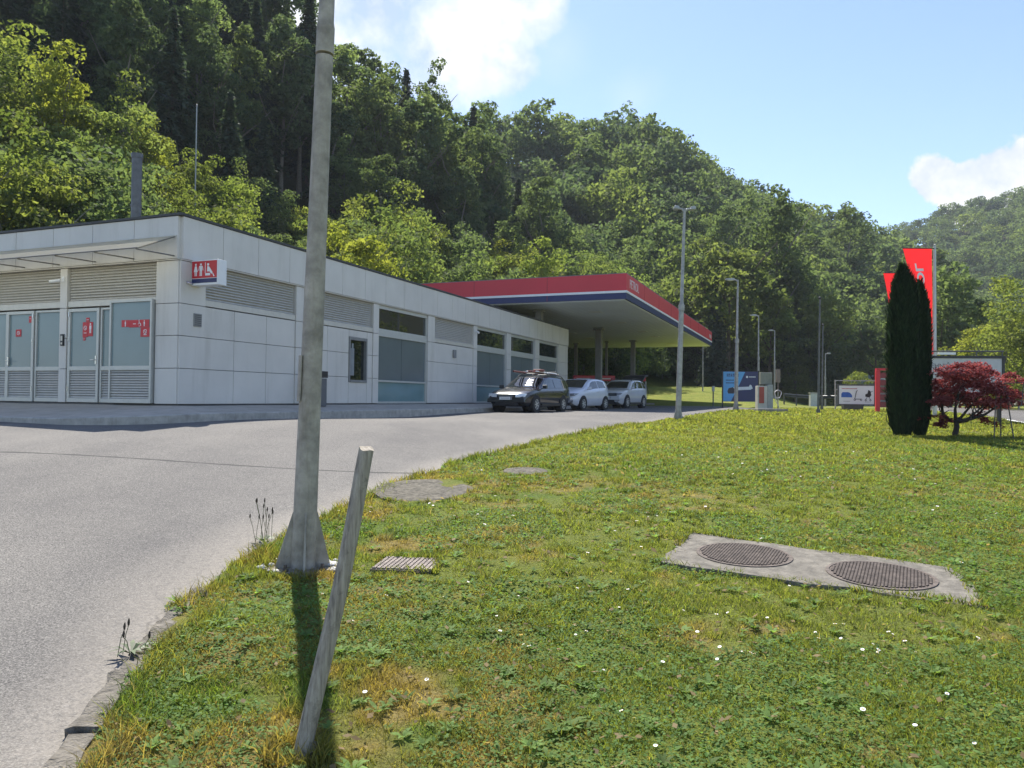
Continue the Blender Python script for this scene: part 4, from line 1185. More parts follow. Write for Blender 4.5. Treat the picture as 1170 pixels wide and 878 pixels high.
# cypresses, dark and clipped, and the red maple
def cypress(px, Y, H, rmax, seed, label):
    rg = np.random.RandomState(seed); x, y, z = at(px, Y)
    t_ = thing('cypress_tree', label, 'tree', (x, y, z))
    n = 15000; f = rg.rand(n)**.85; zz = .10+f*(H-.10)*(1+.0*f)
    prof = np.interp(f, [0, .06, .18, .5, .75, .9, 1], [.52, .80, .97, 1.0, .93, .70, .10])
    a = rg.rand(n)*6.283; rib = 1+.10*np.sin(a*7+zz*1.2)+.07*np.sin(a*13-zz*.8+seed)
    spire = 1+.20*np.sin(a*3+seed)*np.clip(f-.6, 0, 1)*2; zz = zz-np.clip(f-.55, 0, 1)*.55*(.5+.5*np.sin(a*5+seed*2)); r_ = rmax*prof*rib*spire*(.55+.5*rg.rand(n)**.30+.22*(rg.rand(n) < .05))
    P = np.stack([np.cos(a)*r_, np.sin(a)*r_, zz], -1)
    ax = unit(np.stack([np.cos(a)*.30, np.sin(a)*.30, np.ones(n)], -1)+rg.randn(n, 3)*.22)
    sd = unit(np.cross(ax, np.stack([np.cos(a), np.sin(a), np.zeros(n)], -1)+rg.randn(n, 3)*.5))
    L = (.05+.09*rg.rand(n))[:, None]; W = (.010+.012*rg.rand(n))[:, None]
    V = np.stack([P-ax*L, P+sd*W, P+ax*L, P-sd*W], 1).reshape(-1, 3)
    np_mesh('foliage', V, np.arange(4*n).reshape(n, 4), lm_cyp, tint=np.clip(.4+.3*rg.randn(n), 0, 1), parent=t_)
    b = MB(); b.tube([(0, 0, -.2), (.01, 0, .5), (0, .01, H*.9)], [.07, .06, .01], 8); 
    for k in range(6): b.tube([(0, 0, .15), (math.cos(k)*rmax*.6, math.sin(k)*rmax*.6, .9), (math.cos(k)*rmax*.7, math.sin(k)*rmax*.7, H*.6)], [.03, .02, .005], 6)
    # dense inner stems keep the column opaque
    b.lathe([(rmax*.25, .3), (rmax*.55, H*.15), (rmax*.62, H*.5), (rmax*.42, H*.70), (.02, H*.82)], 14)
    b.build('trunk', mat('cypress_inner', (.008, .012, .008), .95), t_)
    return t_
cypress(1031.5, 16.7, 3.86, .285, 3, 'broad blackish cypress column, left and taller of the clipped pair')
cypress(1051, 17.0, 3.55, .20, 8, 'slim blackish cypress column, right and shorter of the clipped pair')


def maple():
    rg = np.random.RandomState(12); x, y, z = at(1093, 16.8)
    t_ = thing('maple_tree', 'small red leaved maple with twisted dark trunk on the lawn', 'tree', (x, y, z))
    b = MB(); ends = []
    b.tube([(0, 0, -.15), (-.03, 0, .12), (.02, .02, .28), (-.02, 0, .42)], [.085, .065, .055, .05], 9)
    r2 = random.Random(4)
    for (ex, ey, ez) in ((-.42, .05, .95), (-.15, -.3, 1.1), (.15, .2, 1.15), (.5, -.05, 1.0), (.85, .1, .85), (-.3, .3, .8), (.4, -.35, .75), (1.15, -.05, .9)):
        p0 = Vector((-.02, 0, .36+.06*r2.random())); e = Vector((ex, ey, ez)); m_ = p0.lerp(e, .5)+Vector(((r2.random()-.5)*.2, (r2.random()-.5)*.2, -.10))
        b.tube([p0, p0.lerp(m_, .5)+Vector((0, 0, -.04)), m_, m_.lerp(e, .5)+Vector((.05, 0, .05)), e], [.038, .033, .026, .018, .008], 7); ends.append((m_, e))
        for k in range(5):
            s = m_.lerp(e, .15+.17*k); q = s+Vector(((r2.random()-.4)*.5, (r2.random()-.5)*.5, .1+.2*r2.random())); b.tube([s, s.lerp(q, .5)+Vector((0, 0, .05)), q], [.012, .008, .003], 5)
    b.build('trunk', mat('maple_bark', (.035, .03, .028), .9, var=.4, scale=14, bump=.4), t_, smooth=True)
    # layered sprays of leaves
    Ps, Ns = [], []
    cl = []
    for k in range(125):
        cx = rg.uniform(-.50, 1.28); topz = 1.72-.28*abs((cx-.2)/1.0)**1.7; cyy = rg.uniform(-.6, .6)*(1-.4*abs(cx-.35))
        cz = rg.uniform(.80, max(.86, topz)); cl.append((cx, cyy, cz, rg.uniform(.10, .24)))
    for (cx, cyy, cz, r_) in cl:
        n = 120; a = rg.rand(n)*6.283; q = np.sqrt(rg.rand(n))*r_
        P = np.stack([cx+np.cos(a)*q*1.25, cyy+np.sin(a)*q, cz-.55*q*q/r_+rg.randn(n)*.022], -1); Ps.append(P)
        Ns.append(unit(np.array([0, 0, 1.])+rg.randn(n, 3)*.55))
    P = np.concatenate(Ps); V, F = quads(P, np.concatenate(Ns), .042*(.6+.8*rg.rand(len(P))), rg, 1.7)
    np_mesh('crown', V, F, lm_maple, tint=np.clip(.45+.3*rg.randn(len(P)), 0, 1), parent=t_)
    # low drooping dark sprays
    Ps = []
    for (sx, sz, ex, ez, yy) in ((-.15, .42, -.55, .30, -.1), (-.25, .55, -.85, .42, .1), (.35, .55, .95, .28, -.1), (.5, .6, .75, .38, .2), (-.3, .5, -.42, .25, -.2)):
        n = 170; s = rg.rand(n); Ps.append(np.stack([sx+(ex-sx)*s+rg.randn(n)*.04, yy*s+rg.randn(n)*.07, sz+(ez-sz)*s+rg.randn(n)*.022], -1))
    P = np.concatenate(Ps); V, F = quads(P, unit(np.array([0, 0, 1.])+rg.randn(len(P), 3)*.4), .05, rg, 1.7)
    np_mesh('low_sprays', V, F, lm_maple, tint=np.clip(.1+.15*rg.randn(len(P)), 0, 1), parent=t_)
maple()

# ------------------------------------------------------------------ lamp posts and poles
def lean_empty(o, lx, ly=0.0): o.rotation_euler = (-ly, lx, o.rotation_euler[2])
p_ = thing('lamp_post', 'thick weathered grey steel lamp post in the foreground with finned foot', 'lamp post', (POST[0], POST[1], gz(*POST)+.03), 0)
p_.rotation_euler = (0, .026, R(8))
m_post = mat('weathered_post', (.36, .325, .265), .8, .05, var=.35, scale=7, dirt=.55, bump=.35, bscale=55)
b = MB(); b.tube([(0, 0, 0), (0, 0, .5), (0, 0, 1.6), (0, 0, 3.0), (0, 0, 4.18)], [.099, .094, .085, .076, .069], 24); b.tube([(0, 0, 4.20), (0, 0, 4.42)], [.074, .073], 24); b.tube([(0, 0, 4.42), (0, 0, 4.47), (0, 0, 7.2)], [.072, .064, .048], 24)
b.build('pole', m_post, p_, smooth=True)
for k in range(4):
    a = k*math.pi/2+R(10); b = MB(); rot = Matrix.Rotation(a, 3, 'Z')
    pr = [(.075, .012), (.212, .012), (.211, .04), (.096, .46), (.075, .47)]
    vs_ = [tuple(rot @ Vector((x, -.007, z))) for x, z in pr]+[tuple(rot @ Vector((x, .007, z))) for x, z in pr]
    b.add(vs_, [(0, 1, 2, 3, 4), (9, 8, 7, 6, 5)]+[(i, (i+1) % 5, 5+(i+1) % 5, 5+i) for i in range(5)])
    b.build('gusset', m_post, p_)
b = MB(); b.box(-.22, -.22, -.02, .22, .22, .012); b.build('base_plate', mat('plate_rust', (.26, .23, .19), .85, .1, var=.35, scale=12, dirt=.5), p_, rot=(0, 0, R(55)), bevel=.004)
for k in range(4):
    a = k*math.pi/2+R(55); b = MB(); b.lathe([(.0001, .012), (.026, .012), (.026, .03), (.013, .031), (.013, .065), (.0001, .067)], 6, (math.cos(a)*.2, math.sin(a)*.2, 0)); b.build('bolt', m_iron, p_)
b = MB(); b.tube([(0, 0, 7.1), (-.1, 0, 7.28), (-.7, 0, 7.36)], [.03, .03, .028], 10); b.box(-1.25, -.13, 7.33, -.65, .13, 7.43); b.build('lamp_head', m_galv, p_, bevel=.02)
b = MB(); b.box(-.045, -.096, 1.35, .045, -.086, 1.72); b.build('hatch_cover', m_post, p_, rot=(0, 0, R(-70)))
# mortar crumbs and pebbles round the foot
rp = random.Random(9)
m_peb = mat('pale_stone', (.58, .57, .54), .9, var=.15, scale=30)
peb = None
for k in range(24):
    a = rp.choice([rp.uniform(2.6, 4.0), rp.uniform(-.5, .9), rp.uniform(0, 6.28)]); r_ = .24+.10*rp.random(); x = POST[0]+math.cos(a)*r_; y = POST[1]+math.sin(a)*r_*.8
    if peb is None:
        b = bmesh.new(); bmesh.ops.create_icosphere(b, subdivisions=2, radius=.03)
        for v in b.verts: v.co *= 1+.3*(vnoise(v.co.x*60+3, v.co.y*60+v.co.z*40)-.5); v.co.z *= .6
        me = bpy.data.meshes.new('pebble'); b.to_mesh(me); b.free(); me.materials.append(m_peb); peb = bpy.data.objects.new('pebble', me); COL.objects.link(peb); o = peb
    else: o = peb.copy(); COL.objects.link(o)
    o.location = (x, y, float(lawn_z(np.array([x]), np.array([y]))[0])+.025); sc = rp.uniform(.4, 1.35); o.scale = (sc*rp.uniform(.8, 1.5), sc, sc); o.rotation_euler = (0, 0, rp.random()*6)
    tag(o, 'pale chip of stone lying round the foot of the foreground lamp post', 'pebble', 'stone chips at the foot of the post')

# leaning wooden stake
tp = pxdir(421, 513); tY = STAKE[1]+.14; top = Vector((tp.x/tp.y*tY, tY, EYE+tp.z/tp.y*tY)); bot = Vector((STAKE[0], STAKE[1], gz(*STAKE)-.06))
st = thing('wooden_stake', 'leaning weathered round wooden stake in the lawn', 'stake', tuple(bot))
mw = bpy.data.materials.new('weathered_wood'); mw.use_nodes = True; t = NT(mw.node_tree); p = mw.node_tree.nodes['Principled BSDF']
co = t.n('ShaderNodeTexCoord').outputs['Object']
g1 = t.n('ShaderNodeTexNoise', {'Vector': t.vmath('MULTIPLY', co, (38, 38, 2.2)).outputs[0], 'Scale': 1.6, 'Detail': 7.0, 'Roughness': .7}); g2 = t.n('ShaderNodeTexNoise', {'Vector': co, 'Scale': 9.0, 'Detail': 6.0, 'Roughness': .7})
cc_ = t.ramp(g1.outputs[0], [(.30, (.10, .088, .068)), (.46, (.30, .262, .205)), (.7, (.50, .445, .355))]); cc_ = t.mix(t.ramp(g2.outputs[0], [(.54, 0), (.68, .8)]), cc_, (.07, .065, .052))
mw.node_tree.links.new(cc_, p.inputs['Base Color']); p.inputs['Roughness'].default_value = .9
bb = t.n('ShaderNodeBump', {'Height': g1.outputs[0], 'Strength': .7, 'Distance': .01}); mw.node_tree.links.new(bb.outputs[0], p.inputs['Normal'])
d = top-bot; N = 26; rings = 14; vs_, fs_ = [], []
ax = d.normalized(); e1 = ax.orthogonal().normalized(); e2 = ax.cross(e1)
for i in range(rings+1):
    f = i/rings; r_ = .037*(1-f)+.033*f
    c_ = d*f+e1*(.010*math.sin(f*4))+e2*(.006*math.sin(f*7))
    for k in range(N):
        a = 2*math.pi*k/N; rr = r_*(1+.02*math.sin(3*a+f*2)+.02*math.sin(7*a+f*9)-(.05 if (k == 5) else 0))
        q = c_+(e1*math.cos(a)+e2*math.sin(a))*rr
        if i == rings: q = q+ax*(.010*math.cos(a-1)+.004*math.sin(3*a))
        vs_.append(tuple(q))
for i in range(rings):
    for k in range(N): fs_.append((i*N+k, i*N+(k+1) % N, (i+1)*N+(k+1) % N, (i+1)*N+k))
fs_.append(tuple(rings*N+k for k in range(N)))
b = MB(); b.add(vs_, fs_); b.build('shaft', mw, st, smooth=True)
# splintered flap near the foot
b = MB(); q = d*.06; b.add([tuple(q+e1*.05+Vector((0, -.02, -.05))), tuple(q+e1*.055+Vector((0, .02, -.05))), tuple(q+e1*.075+Vector((0, .0, .06))), tuple(q+e1*.045+Vector((0, -.012, .07)))], [(0, 1, 2, 3)])
b.add([tuple(Vector(v)+e1*.008) for v in b.v[:4]], [(3, 2, 1, 0)]); b.build('splinter', mw, st)


def lamp(px, Y, H, label, heads, r0=.10, name='lamp_post', base=True, collar=True, lean=.012, hw=.62):
    x, y, z = at(px, Y); t_ = thing(name, label, 'lamp post', (x, y, z-.02)); t_.rotation_euler = (0, lean, 0)
    b = MB(); zc = H*.52
    b.tube([(0, 0, 0), (0, 0, zc)], [r0, r0*.86], 14); b.tube([(0, 0, zc), (0, 0, zc+.18)], [r0*1.05]*2, 14); b.tube([(0, 0, zc+.18), (0, 0, zc+.26), (0, 0, H)], [r0*.86, r0*.62, r0*.45], 14)
    b.build('pole', m_galv, t_, smooth=True)
    if base:
        b = MB()
        for k in range(4):
            a = k*math.pi/2+.4; rot = Matrix.Rotation(a, 3, 'Z'); pr = [(r0*.9, 0), (r0*2.2, 0), (r0*2.1, .06), (r0, .42)]
            b.add([tuple(rot @ Vector((q[0], -.008, q[1]))) for q in pr]+[tuple(rot @ Vector((q[0], .008, q[1]))) for q in pr], [(0, 1, 2, 3), (7, 6, 5, 4)]+[(i, (i+1) % 4, 4+(i+1) % 4, 4+i) for i in range(4)])
        b.box(-r0*2.2, -r0*2.2, -.06, r0*2.2, r0*2.2, .02); b.build('foot', m_galv, t_)
    for sx in heads:
        b = MB(); b.tube([(0, 0, H-.12), (sx*.08, 0, H-.02), (sx*.22, 0, H)], [r0*.4, r0*.38, r0*.34], 8)
        b.prism([(sx*.18, H-.05), (sx*hw, H-.03), (sx*hw, H+.035), (sx*.3, H+.07), (sx*.18, H+.05)], 'y', -.11, .11)
        h_ = b.build('lamp_head', mat('lamp_shell', (.36, .37, .37), .45, .2), t_, bevel=.012)
        b = MB(); b.box(sx*.28, -.085, H-.055, sx*(hw-.06), .085, H-.045); b.build('lens', mat('lamp_lens', (.6, .62, .6), .2), h_)
    return t_
lamp(775, 23, 6.55, 'tall grey steel lamp post with two heads at the verge corner', (-1, 1), .088, lean=.024, hw=.33)
lamp(841, 38, 6.65, 'grey lamp post with one head at the lane beside the blue billboard', (-1,), .10, lean=.010)
lamp(866.5, 55, 6.75, 'slimmer lamp post rising behind the air and water unit', (-1,), .09, lean=0)
lamp(885, 74, 6.7, 'farther lamp post right of the air and water unit', (-1,), .10, lean=.0)
lamp(803, 74, 5.2, 'small lamp post on the grass bank under the canopy tip', (-1, 1), .07, lean=0, base=False, hw=.45)
lamp(943, 66, 4.7, 'short lamp post right of the two thin poles', (1,), .08, lean=0, base=False, hw=.45)
m_thin = mat('thin_pole_grey', (.12, .125, .12), .5, .4, var=.2)
for (px, Y, H, r_, lb) in ((935, 29, 4.55, .045, 'taller nearer thin bare pole on the lawn left of the scooter billboard'), (939, 40, 4.6, .05, 'shorter farther thin bare pole just right of the taller one')):
    x, y, z = at(px, Y); t_ = thing('flag_pole', lb, 'pole', (x, y, z-.05)); t_.rotation_euler = (0, .012, 0)
    b = MB(); b.tube([(0, 0, 0), (0, 0, H)], [r_, r_*.7], 10); b.build('pole', m_thin, t_, smooth=True)
    b = MB(); b.lathe([(.02, H), (.06, H+.02), (.06, H+.07), (.0, H+.1)], 10); b.build('finial', m_black, t_)
    b = MB(); b.tube([(0, 0, 0), (0, 0, .3)], [r_*1.7]*2, 10); b.build('sleeve', m_thin, t_)
x, y, z = at(219, 49); t_ = thing('antenna_mast', 'slim pale mast rising from the brush behind the shop roof', 'mast', (x, y, z))
zt = EYE+(451-118)*49/F_PX-z; b = MB(); b.tube([(0, 0, -.2), (0, 0, zt)], [.06, .04], 8); b.build('pole', mat('mast_grey', (.35, .36, .35), .5, .3), t_); b = MB(); b.lathe([(.055, zt-.1), (.055, zt+.05), (0, zt+.08)], 8); b.build('cap', m_galv, t_)
# overhead cables crossing the wooded slope at the upper left
for i, (pa, pb, YA, YB) in enumerate((((-40, -30), (222, 122), 34, 45), ((40, -20), (222, 128), 34, 45), ((130, -30), (420, 80), 34, 56))):
    da, db = pxdir(*pa), pxdir(*pb); A = Vector((da.x, da.y, da.z))*(YA/da.y)+Vector((0, 0, EYE)); B = Vector((db.x, db.y, db.z))*(YB/db.y)+Vector((0, 0, EYE))
    b = MB(); b.tube([A.lerp(B, f)-Vector((0, 0, .7*math.sin(math.pi*f))) for f in np.linspace(0, 1, 14)], .012, 5)
    o = b.build('overhead_cable', m_black); tag(o, ('upper overhead cable running down to the slim mast', 'second overhead cable just below the upper one at the mast', 'overhead cable crossing towards the foreground post')[i], 'cable')

# ------------------------------------------------------------------ covers in the lawn
def cover_z(p): return float(lawn_z(np.array([p[0]]), np.array([p[1]]))[0])
sc_ = np.mean(SLAB, 0); th_ = thing('manhole_slab', 'worn concrete slab with two round iron manhole covers in the lawn', 'manhole slab', (sc_[0], sc_[1], cover_z(sc_)))
b = MB(); poly = []
rq = random.Random(3)
for i in range(4):
    a, c_ = sc_+(SLAB[i]-sc_)*1.035, sc_+(SLAB[(i+1) % 4]-sc_)*1.035
    for k in range(8):
        q = a+(c_-a)*k/8; n_ = (q-sc_)/np.linalg.norm(q-sc_); poly.append((q[0]-sc_[0]+n_[0]*rq.uniform(-.05, .035), q[1]-sc_[1]+n_[1]*rq.uniform(-.05, .035)))
zs = [cover_z(p)-cover_z(sc_) for p in SLAB]
ga = np.linalg.lstsq(np.c_[[p-sc_ for p in SLAB], np.ones(4)], np.array(zs), rcond=None)[0]
tz = lambda x, y: ga[0]*x+ga[1]*y+ga[2]
n = len(poly); vt = [(x, y, tz(x, y)+.016) for x, y in poly]; vb = [(x*1.005, y*1.005, tz(x, y)-.12) for x, y in poly]
b.add(vt+vb, [tuple(range(n))]+[(i, n+i, n+(i+1) % n, (i+1) % n) for i in range(n)])
b.build('slab', mat('old_concrete', (.165, .150, .122), .95, var=.4, scale=9, dirt=.8, bump=.6, bscale=60), th_, bevel=.006)
for cv in COVERS:
    cx, cyy = cv-sc_; nn = Vector((-ga[0], -ga[1], 1)).normalized(); rt = Vector((0, 0, 1)).rotation_difference(nn).to_euler()
    b = MB(); b.lathe([(.40, .001), (.40, .008), (.375, .009), (.372, .003)], 40)
    for i in range(-13, 14):
        for j in range(-14, 15):
            x, y = i*.028+(j % 2)*.014, j*.026
            if x*x+y*y < .355**2: b.box(x-.0095, y-.0085, .005, x+.0095, y+.0085, .013)
    b.build('cover', m_iron, th_, loc=(cx, cyy, tz(cx, cyy)+.016), rot=rt)
gc = np.mean(GRATE, 0); gt = thing('drain_grate', 'small rectangular iron grid cover in the turf beside the post', 'drain cover', (gc[0], gc[1], cover_z(gc)))
e1_ = GRATE[2]-GRATE[1]; ang = math.atan2(e1_[1], e1_[0]); L1 = .45; L2 = .45
b = MB(); b.box(-.25, -.23, -.08, .25, .23, .012)
b.build('frame', m_iron, gt, rot=(0, 0, ang), bevel=.004)
b = MB()
for i in range(12):
    for j in range(9): b.box(-.235+i*.0375, -.215+j*.048, .013, -.235+i*.0375+.027, -.215+j*.048+.036, .024)
b.box(.222, -.225, .013, .247, .225, .03); b.build('grid', mat('grate_iron', (.25, .21, .18), .8, .1, var=.3, scale=14), gt, rot=(0, 0, ang))
m_moss = mat('mossy_gravel_concrete', (.125, .112, .085), .98, var=.6, scale=16, dirt=.8, bump=.8, bscale=90)
for (pt, rx_, ry_, lb, nm) in ((PATCH, .60, .70, 'mossy round concrete well cover at the kerb behind the stake', 'concrete_cover'), (PATCH2, .34, .31, 'small sunken round concrete cover farther up the lawn', 'concrete_cover')):
    zc = cover_z(pt); t_ = thing(nm, lb, 'well cover', (pt[0], pt[1], zc))
    b = MB(); ns = 40; slopeY = (cover_z(pt+np.array([0, .4]))-cover_z(pt-np.array([0, .4])))/.8
    ring = lambda r_, h: [(math.cos(a)*rx_*r_*(1+.04*math.sin(3*a+1)+.03*math.sin(8*a)), math.sin(a)*ry_*r_*(1+.04*math.sin(2*a)), h+math.sin(a)*ry_*r_*slopeY) for a in np.linspace(0, 2*math.pi, ns, endpoint=False)]
    vs_ = ring(1.02, -.1)+ring(1.0, .004)+ring(.95, .012)+ring(.62, .018)+ring(.60, .012)+ring(.57, .017)+[(0, 0, .02)]
    fs_ = [(k*ns+i, k*ns+(i+1) % ns, (k+1)*ns+(i+1) % ns, (k+1)*ns+i) for k in range(5) for i in range(ns)]+[(5*ns+i, 5*ns+(i+1) % ns, 6*ns) for i in range(ns)]
    b.add(vs_, fs_); b.build('rim', m_moss, t_)
# daisies
dz = None; rd = np.random.RandomState(31)
m_pet = mat('daisy_white', (.80, .80, .78), .6, var=.03); m_eye = mat('daisy_yellow', (.65, .42, .02), .6)
clus = [ground_pt(*p) for p in ((1010, 752), (980, 745), (900, 548), (760, 600), (960, 640), (520, 600), (500, 598), (1040, 560), (840, 740), (530, 717), (1100, 600), (940, 560), (700, 630), (1010, 800), (820, 700), (700, 700), (1130, 870), (640, 745), (880, 520), (1060, 540), (780, 590), (360, 700), (385, 590))]
for k in range(190):
    c_ = clus[k % len(clus)] if k < 150 else ground_pt(rd.uniform(420, 1160), rd.uniform(520, 860)); x, y = c_+rd.randn(2)*(.22 if k < 150 else .3)*(.5+c_[1]/9)
    if x < float(Xb(y))+.15 or blocked(np.array([x]), np.array([y]))[0]: continue
    if dz is None:
        b = MB()
        for q in range(13):
            a = q*2*math.pi/13; ca, sa = math.cos(a), math.sin(a); w_ = .0026
            b.add([(ca*.003-sa*w_, sa*.003+ca*w_, .056), (ca*.003+sa*w_, sa*.003-ca*w_, .056), (ca*.0125+sa*w_*1.2, sa*.0125-ca*w_*1.2, .058), (ca*.0125-sa*w_*1.2, sa*.0125+ca*w_*1.2, .058)], [(0, 1, 2, 3)], 0)
        b.lathe([(.0001, .054), (.0045, .055), (.004, .0595), (.0001, .061)], 10, mi=1); b.tube([(0, 0, -.01), (.002, 0, .055)], .0009, 5, 2)
        dz = b.build('daisy', [m_pet, m_eye, lm_light], fix=False); o = dz
    else: o = dz.copy(); COL.objects.link(o)
    sc = rd.uniform(.6, 1.1)*(.9 if y < 6 else 1.15); o.location = (x, y, float(lawn_z(np.array([x]), np.array([y]))[0])); o.scale = (sc, sc, sc*.85); o.rotation_euler = (rd.uniform(-.4, .4), rd.uniform(-.4, .4), rd.rand()*6)
    tag(o, 'small white daisy with a yellow eye growing in the lawn', 'flower', 'white daisies scattered over the lawn')
# plantain stalks by the kerb next to the post
def stalks(px, py, n, h, label, seed):
    g_ = ground_pt(px, py); r2 = random.Random(seed); t_ = thing('plantain', label, 'plant', (g_[0], g_[1], gz(*g_)+.01))
    b = MB(); b2 = MB()
    for k in range(n):
        a = r2.random()*6.28; L = h*(.6+.5*r2.random()); e = Vector((math.cos(a)*.13*L*2, math.sin(a)*.05, L)); s = Vector(((r2.random()-.5)*.16, (r2.random()-.5)*.10, 0)); q = s+e
        b.tube([s, s.lerp(q, .5)+Vector((0, 0, .03)), q], .0022, 5); b2 = MB(); b2.tube([q, q+Vector((0, 0, .018)), q+Vector((.002, 0, .04))], [.005, .0075, .003], 7); b2.build('seed_head', mat('seed_brown', (.06, .045, .03), .9), t_)
    b.build('stem', mat('stalk_green', (.07, .09, .03), .8), t_)
    b = MB()
    for k in range(10):
        a = k*.63+r2.random()*.3; L = .10+.06*r2.random(); c_, s_ = math.cos(a), math.sin(a)
        b.add([(0, 0, .01), (c_*L*.5-s_*.014, s_*L*.5+c_*.014, .055), (c_*L, s_*L, .045), (c_*L*.5+s_*.014, s_*L*.5-c_*.014, .05)], [(0, 1, 2, 3)])
    b.build('leaf_rosette', mat('plantain_leaf', (.05, .085, .02), .6), t_)
stalks(300, 622, 11, .36, 'tall plantain seed stalks at the kerb left of the post foot', 3)
stalks(150, 752, 4, .14, 'small weed tuft growing in the broken kerb', 8)

# ------------------------------------------------------------------ billboards, totem, flags, small things on the lawn
eb = at(846, 50); xl = at(826, 50); t_ = thing('billboard', 'blue electric charging billboard on two posts beside the lamp post', 'billboard', (eb[0], eb[1], eb[2]), R(-3))
W2, Zb, Zt = 1.17, .42, 2.42
b = MB(); b.box(-W2, -.03, Zb, W2, .03, Zt); b.build('panel', m_navy, t_, bevel=.004)
for s in (-1, 1): b = MB(); b.box(s*W2-.035, -.045, -.3, s*W2+.035, .045, Zt+.06); b.build('post', m_black, t_)
b = MB(); b.prism([(-W2+.04, Zb+.02), (-.62, Zb+.02), (-.1, 1.5), (.30, Zt-.02), (-W2+.04, Zt-.02)], 'y', -.031, -.035); b.build('light_blue_field', mat('billboard_blue', (.10, .36, .66), .4, var=.12, scale=1.2), t_)
b = MB(); 
b.prism([(-.75, 1.28), (-.6, 1.36), (.55, 1.42), (.62, 1.56), (.72, 1.50), (.80, 1.30), (.66, 1.22), (.3, 1.20), (-.2, 1.17), (-.7, 1.14)], 'y', -.036, -.041)
b.build('charging_plug', mat('plug_grey', (.62, .66, .72), .4), t_)
b = MB(); b.prism([(-.8, .95), (-.45, .95), (-.35, 1.2), (-.5, 1.38), (-.78, 1.30), (-.86, 1.1)], 'y', -.042, -.048); b.build('hand', mat('hand_dark', (.05, .045, .05), .6), t_)
b = MB()
for k, (x, h_) in enumerate(((-.9, .22), (-.78, .22), (-.64, .22), (-.5, .22), (-.36, .22), (-.22, .22))):
    b.box(x, -.036, 2.06, x+.03, -.039, 2.06+h_); b.box(x+.06, -.036, 2.06, x+.09, -.039, 2.06+h_); b.box(x+.03, -.036, 2.15+(k % 2)*.06, x+.06, -.039, 2.19+(k % 2)*.06)
b.build('dark_print', m_navy, t_); b = MB()
for k in range(9): b.box(-.95+k*.075, -.036, 1.62, -.95+k*.075+.05, -.039, 1.70)
b.build('dark_print', m_navy, t_); b = MB()
for k in range(7): b.box(-.95+k*.075, -.036, 1.80, -.95+k*.075+.05, -.039, 1.88)
b.build('dark_print', m_navy, t_)
b = MB(); b.lathe([(.0001, -.036), (.075, -.036), (.075, -.04), (.0001, -.04)], 14, (.42, 0, 2.06), 'y')
for k in range(7): b.box(.56+k*.062, -.036, 2.03, .60+k*.062, -.039, 2.10)
b.build('white_print', m_white, t_)

sb = at(978.5, 38); t_ = thing('billboard', 'white billboard picturing a scooter and a pushchair by the thin poles', 'billboard', sb, R(-10))
b = MB(); b.box(-.83, -.03, .40, .83, .03, 1.33); b.build('panel', m_white, t_)
b = MB(); b.box(-.9, -.045, .36, .9, .045, .398); b.box(-.9, -.045, 1.332, .9, .045, 1.40); b.box(-.9, -.045, .40, -.832, .045, 1.33); b.box(.832, -.045, .40, .9, .045, 1.33); b.build('frame', mat('frame_dark', (.07, .075, .08), .5), t_)
for s in (-1, 1): b = MB(); b.box(s*1.0-.03, -.03, -.2, s*1.0+.03, .03, 1.62); b.box(s*.9, -.02, 1.1, s*1.0, .02, 1.16); b.build('post', m_galv, t_)
b = MB(); b.box(-1.0, -.025, 1.56, 1.0, .025, 1.61); b.build('top_bar', m_galv, t_)
b = MB(); b.prism([(-.72, .74), (-.20, .74), (-.22, .86), (-.30, .96), (-.40, 1.0), (-.66, 1.0), (-.72, .92)], 'y', -.031, -.036); b.build('blue_picture', mat('picture_blue', (.03, .13, .45), .5), t_)
b = MB(); y0, y1 = -.031, -.036
b.tube([(-.08, -.034, .66), (.0, -.034, 1.06), (.05, -.034, 1.08)], .016, 6); b.box(-.08, y0, .64, .20, y1, .67); 
for cx_ in (-.08, .22): b.tube([(cx_+.04*math.cos(a), -.034, .62+.04*math.sin(a)) for a in np.linspace(0, 6.283, 14)], .012, 5)
b.build('scooter_picture', m_black, t_)
b = MB(); b.prism([(.42, .78), (.62, .74), (.70, .86), (.66, 1.06), (.56, 1.12), (.52, .94), (.42, .9)], 'y', y0, y1); b.tube([(.42, -.034, .62), (.56, -.034, .84), (.66, -.034, .62)], .012, 5); b.tube([(.66, -.034, 1.0), (.76, -.034, 1.06)], .012, 5)
for cx_ in (.44, .66): b.tube([(cx_+.035*math.cos(a), -.034, .60+.035*math.sin(a)) for a in np.linspace(0, 6.283, 14)], .012, 5)
b.build('pushchair_picture', m_black, t_)
b = MB(); 
for k in range(12): b.box(-.70+k*.062, y0, 1.16, -.655+k*.062, y1, 1.20)
b.build('headline_print', mat('print_red', (.5, .12, .10), .5), t_)
b = MB()
for k in range(6): b.box(-.62+k*.055, y0, .53, -.58+k*.055, y1, .555)
for k in range(5): b.box(.40+k*.055, y0, .50, .44+k*.055, y1, .525)
b.build('small_print', mat('print_grey', (.3, .3, .3), .5), t_)
q = at(974, 39.5); bn = thing('waste_container', 'low dark container under the scooter billboard', 'container', q, R(-10))
b = MB(); b.prism([(-.45, 0), (.45, 0), (.5, .42), (-.5, .42)], 'y', -.3, .3); b.build('body', mat('container_dark', (.035, .037, .04), .6), bn, bevel=.02); b = MB(); b.box(-.52, -.33, .43, .52, .33, .49); b.build('lid', m_black, bn, bevel=.02)

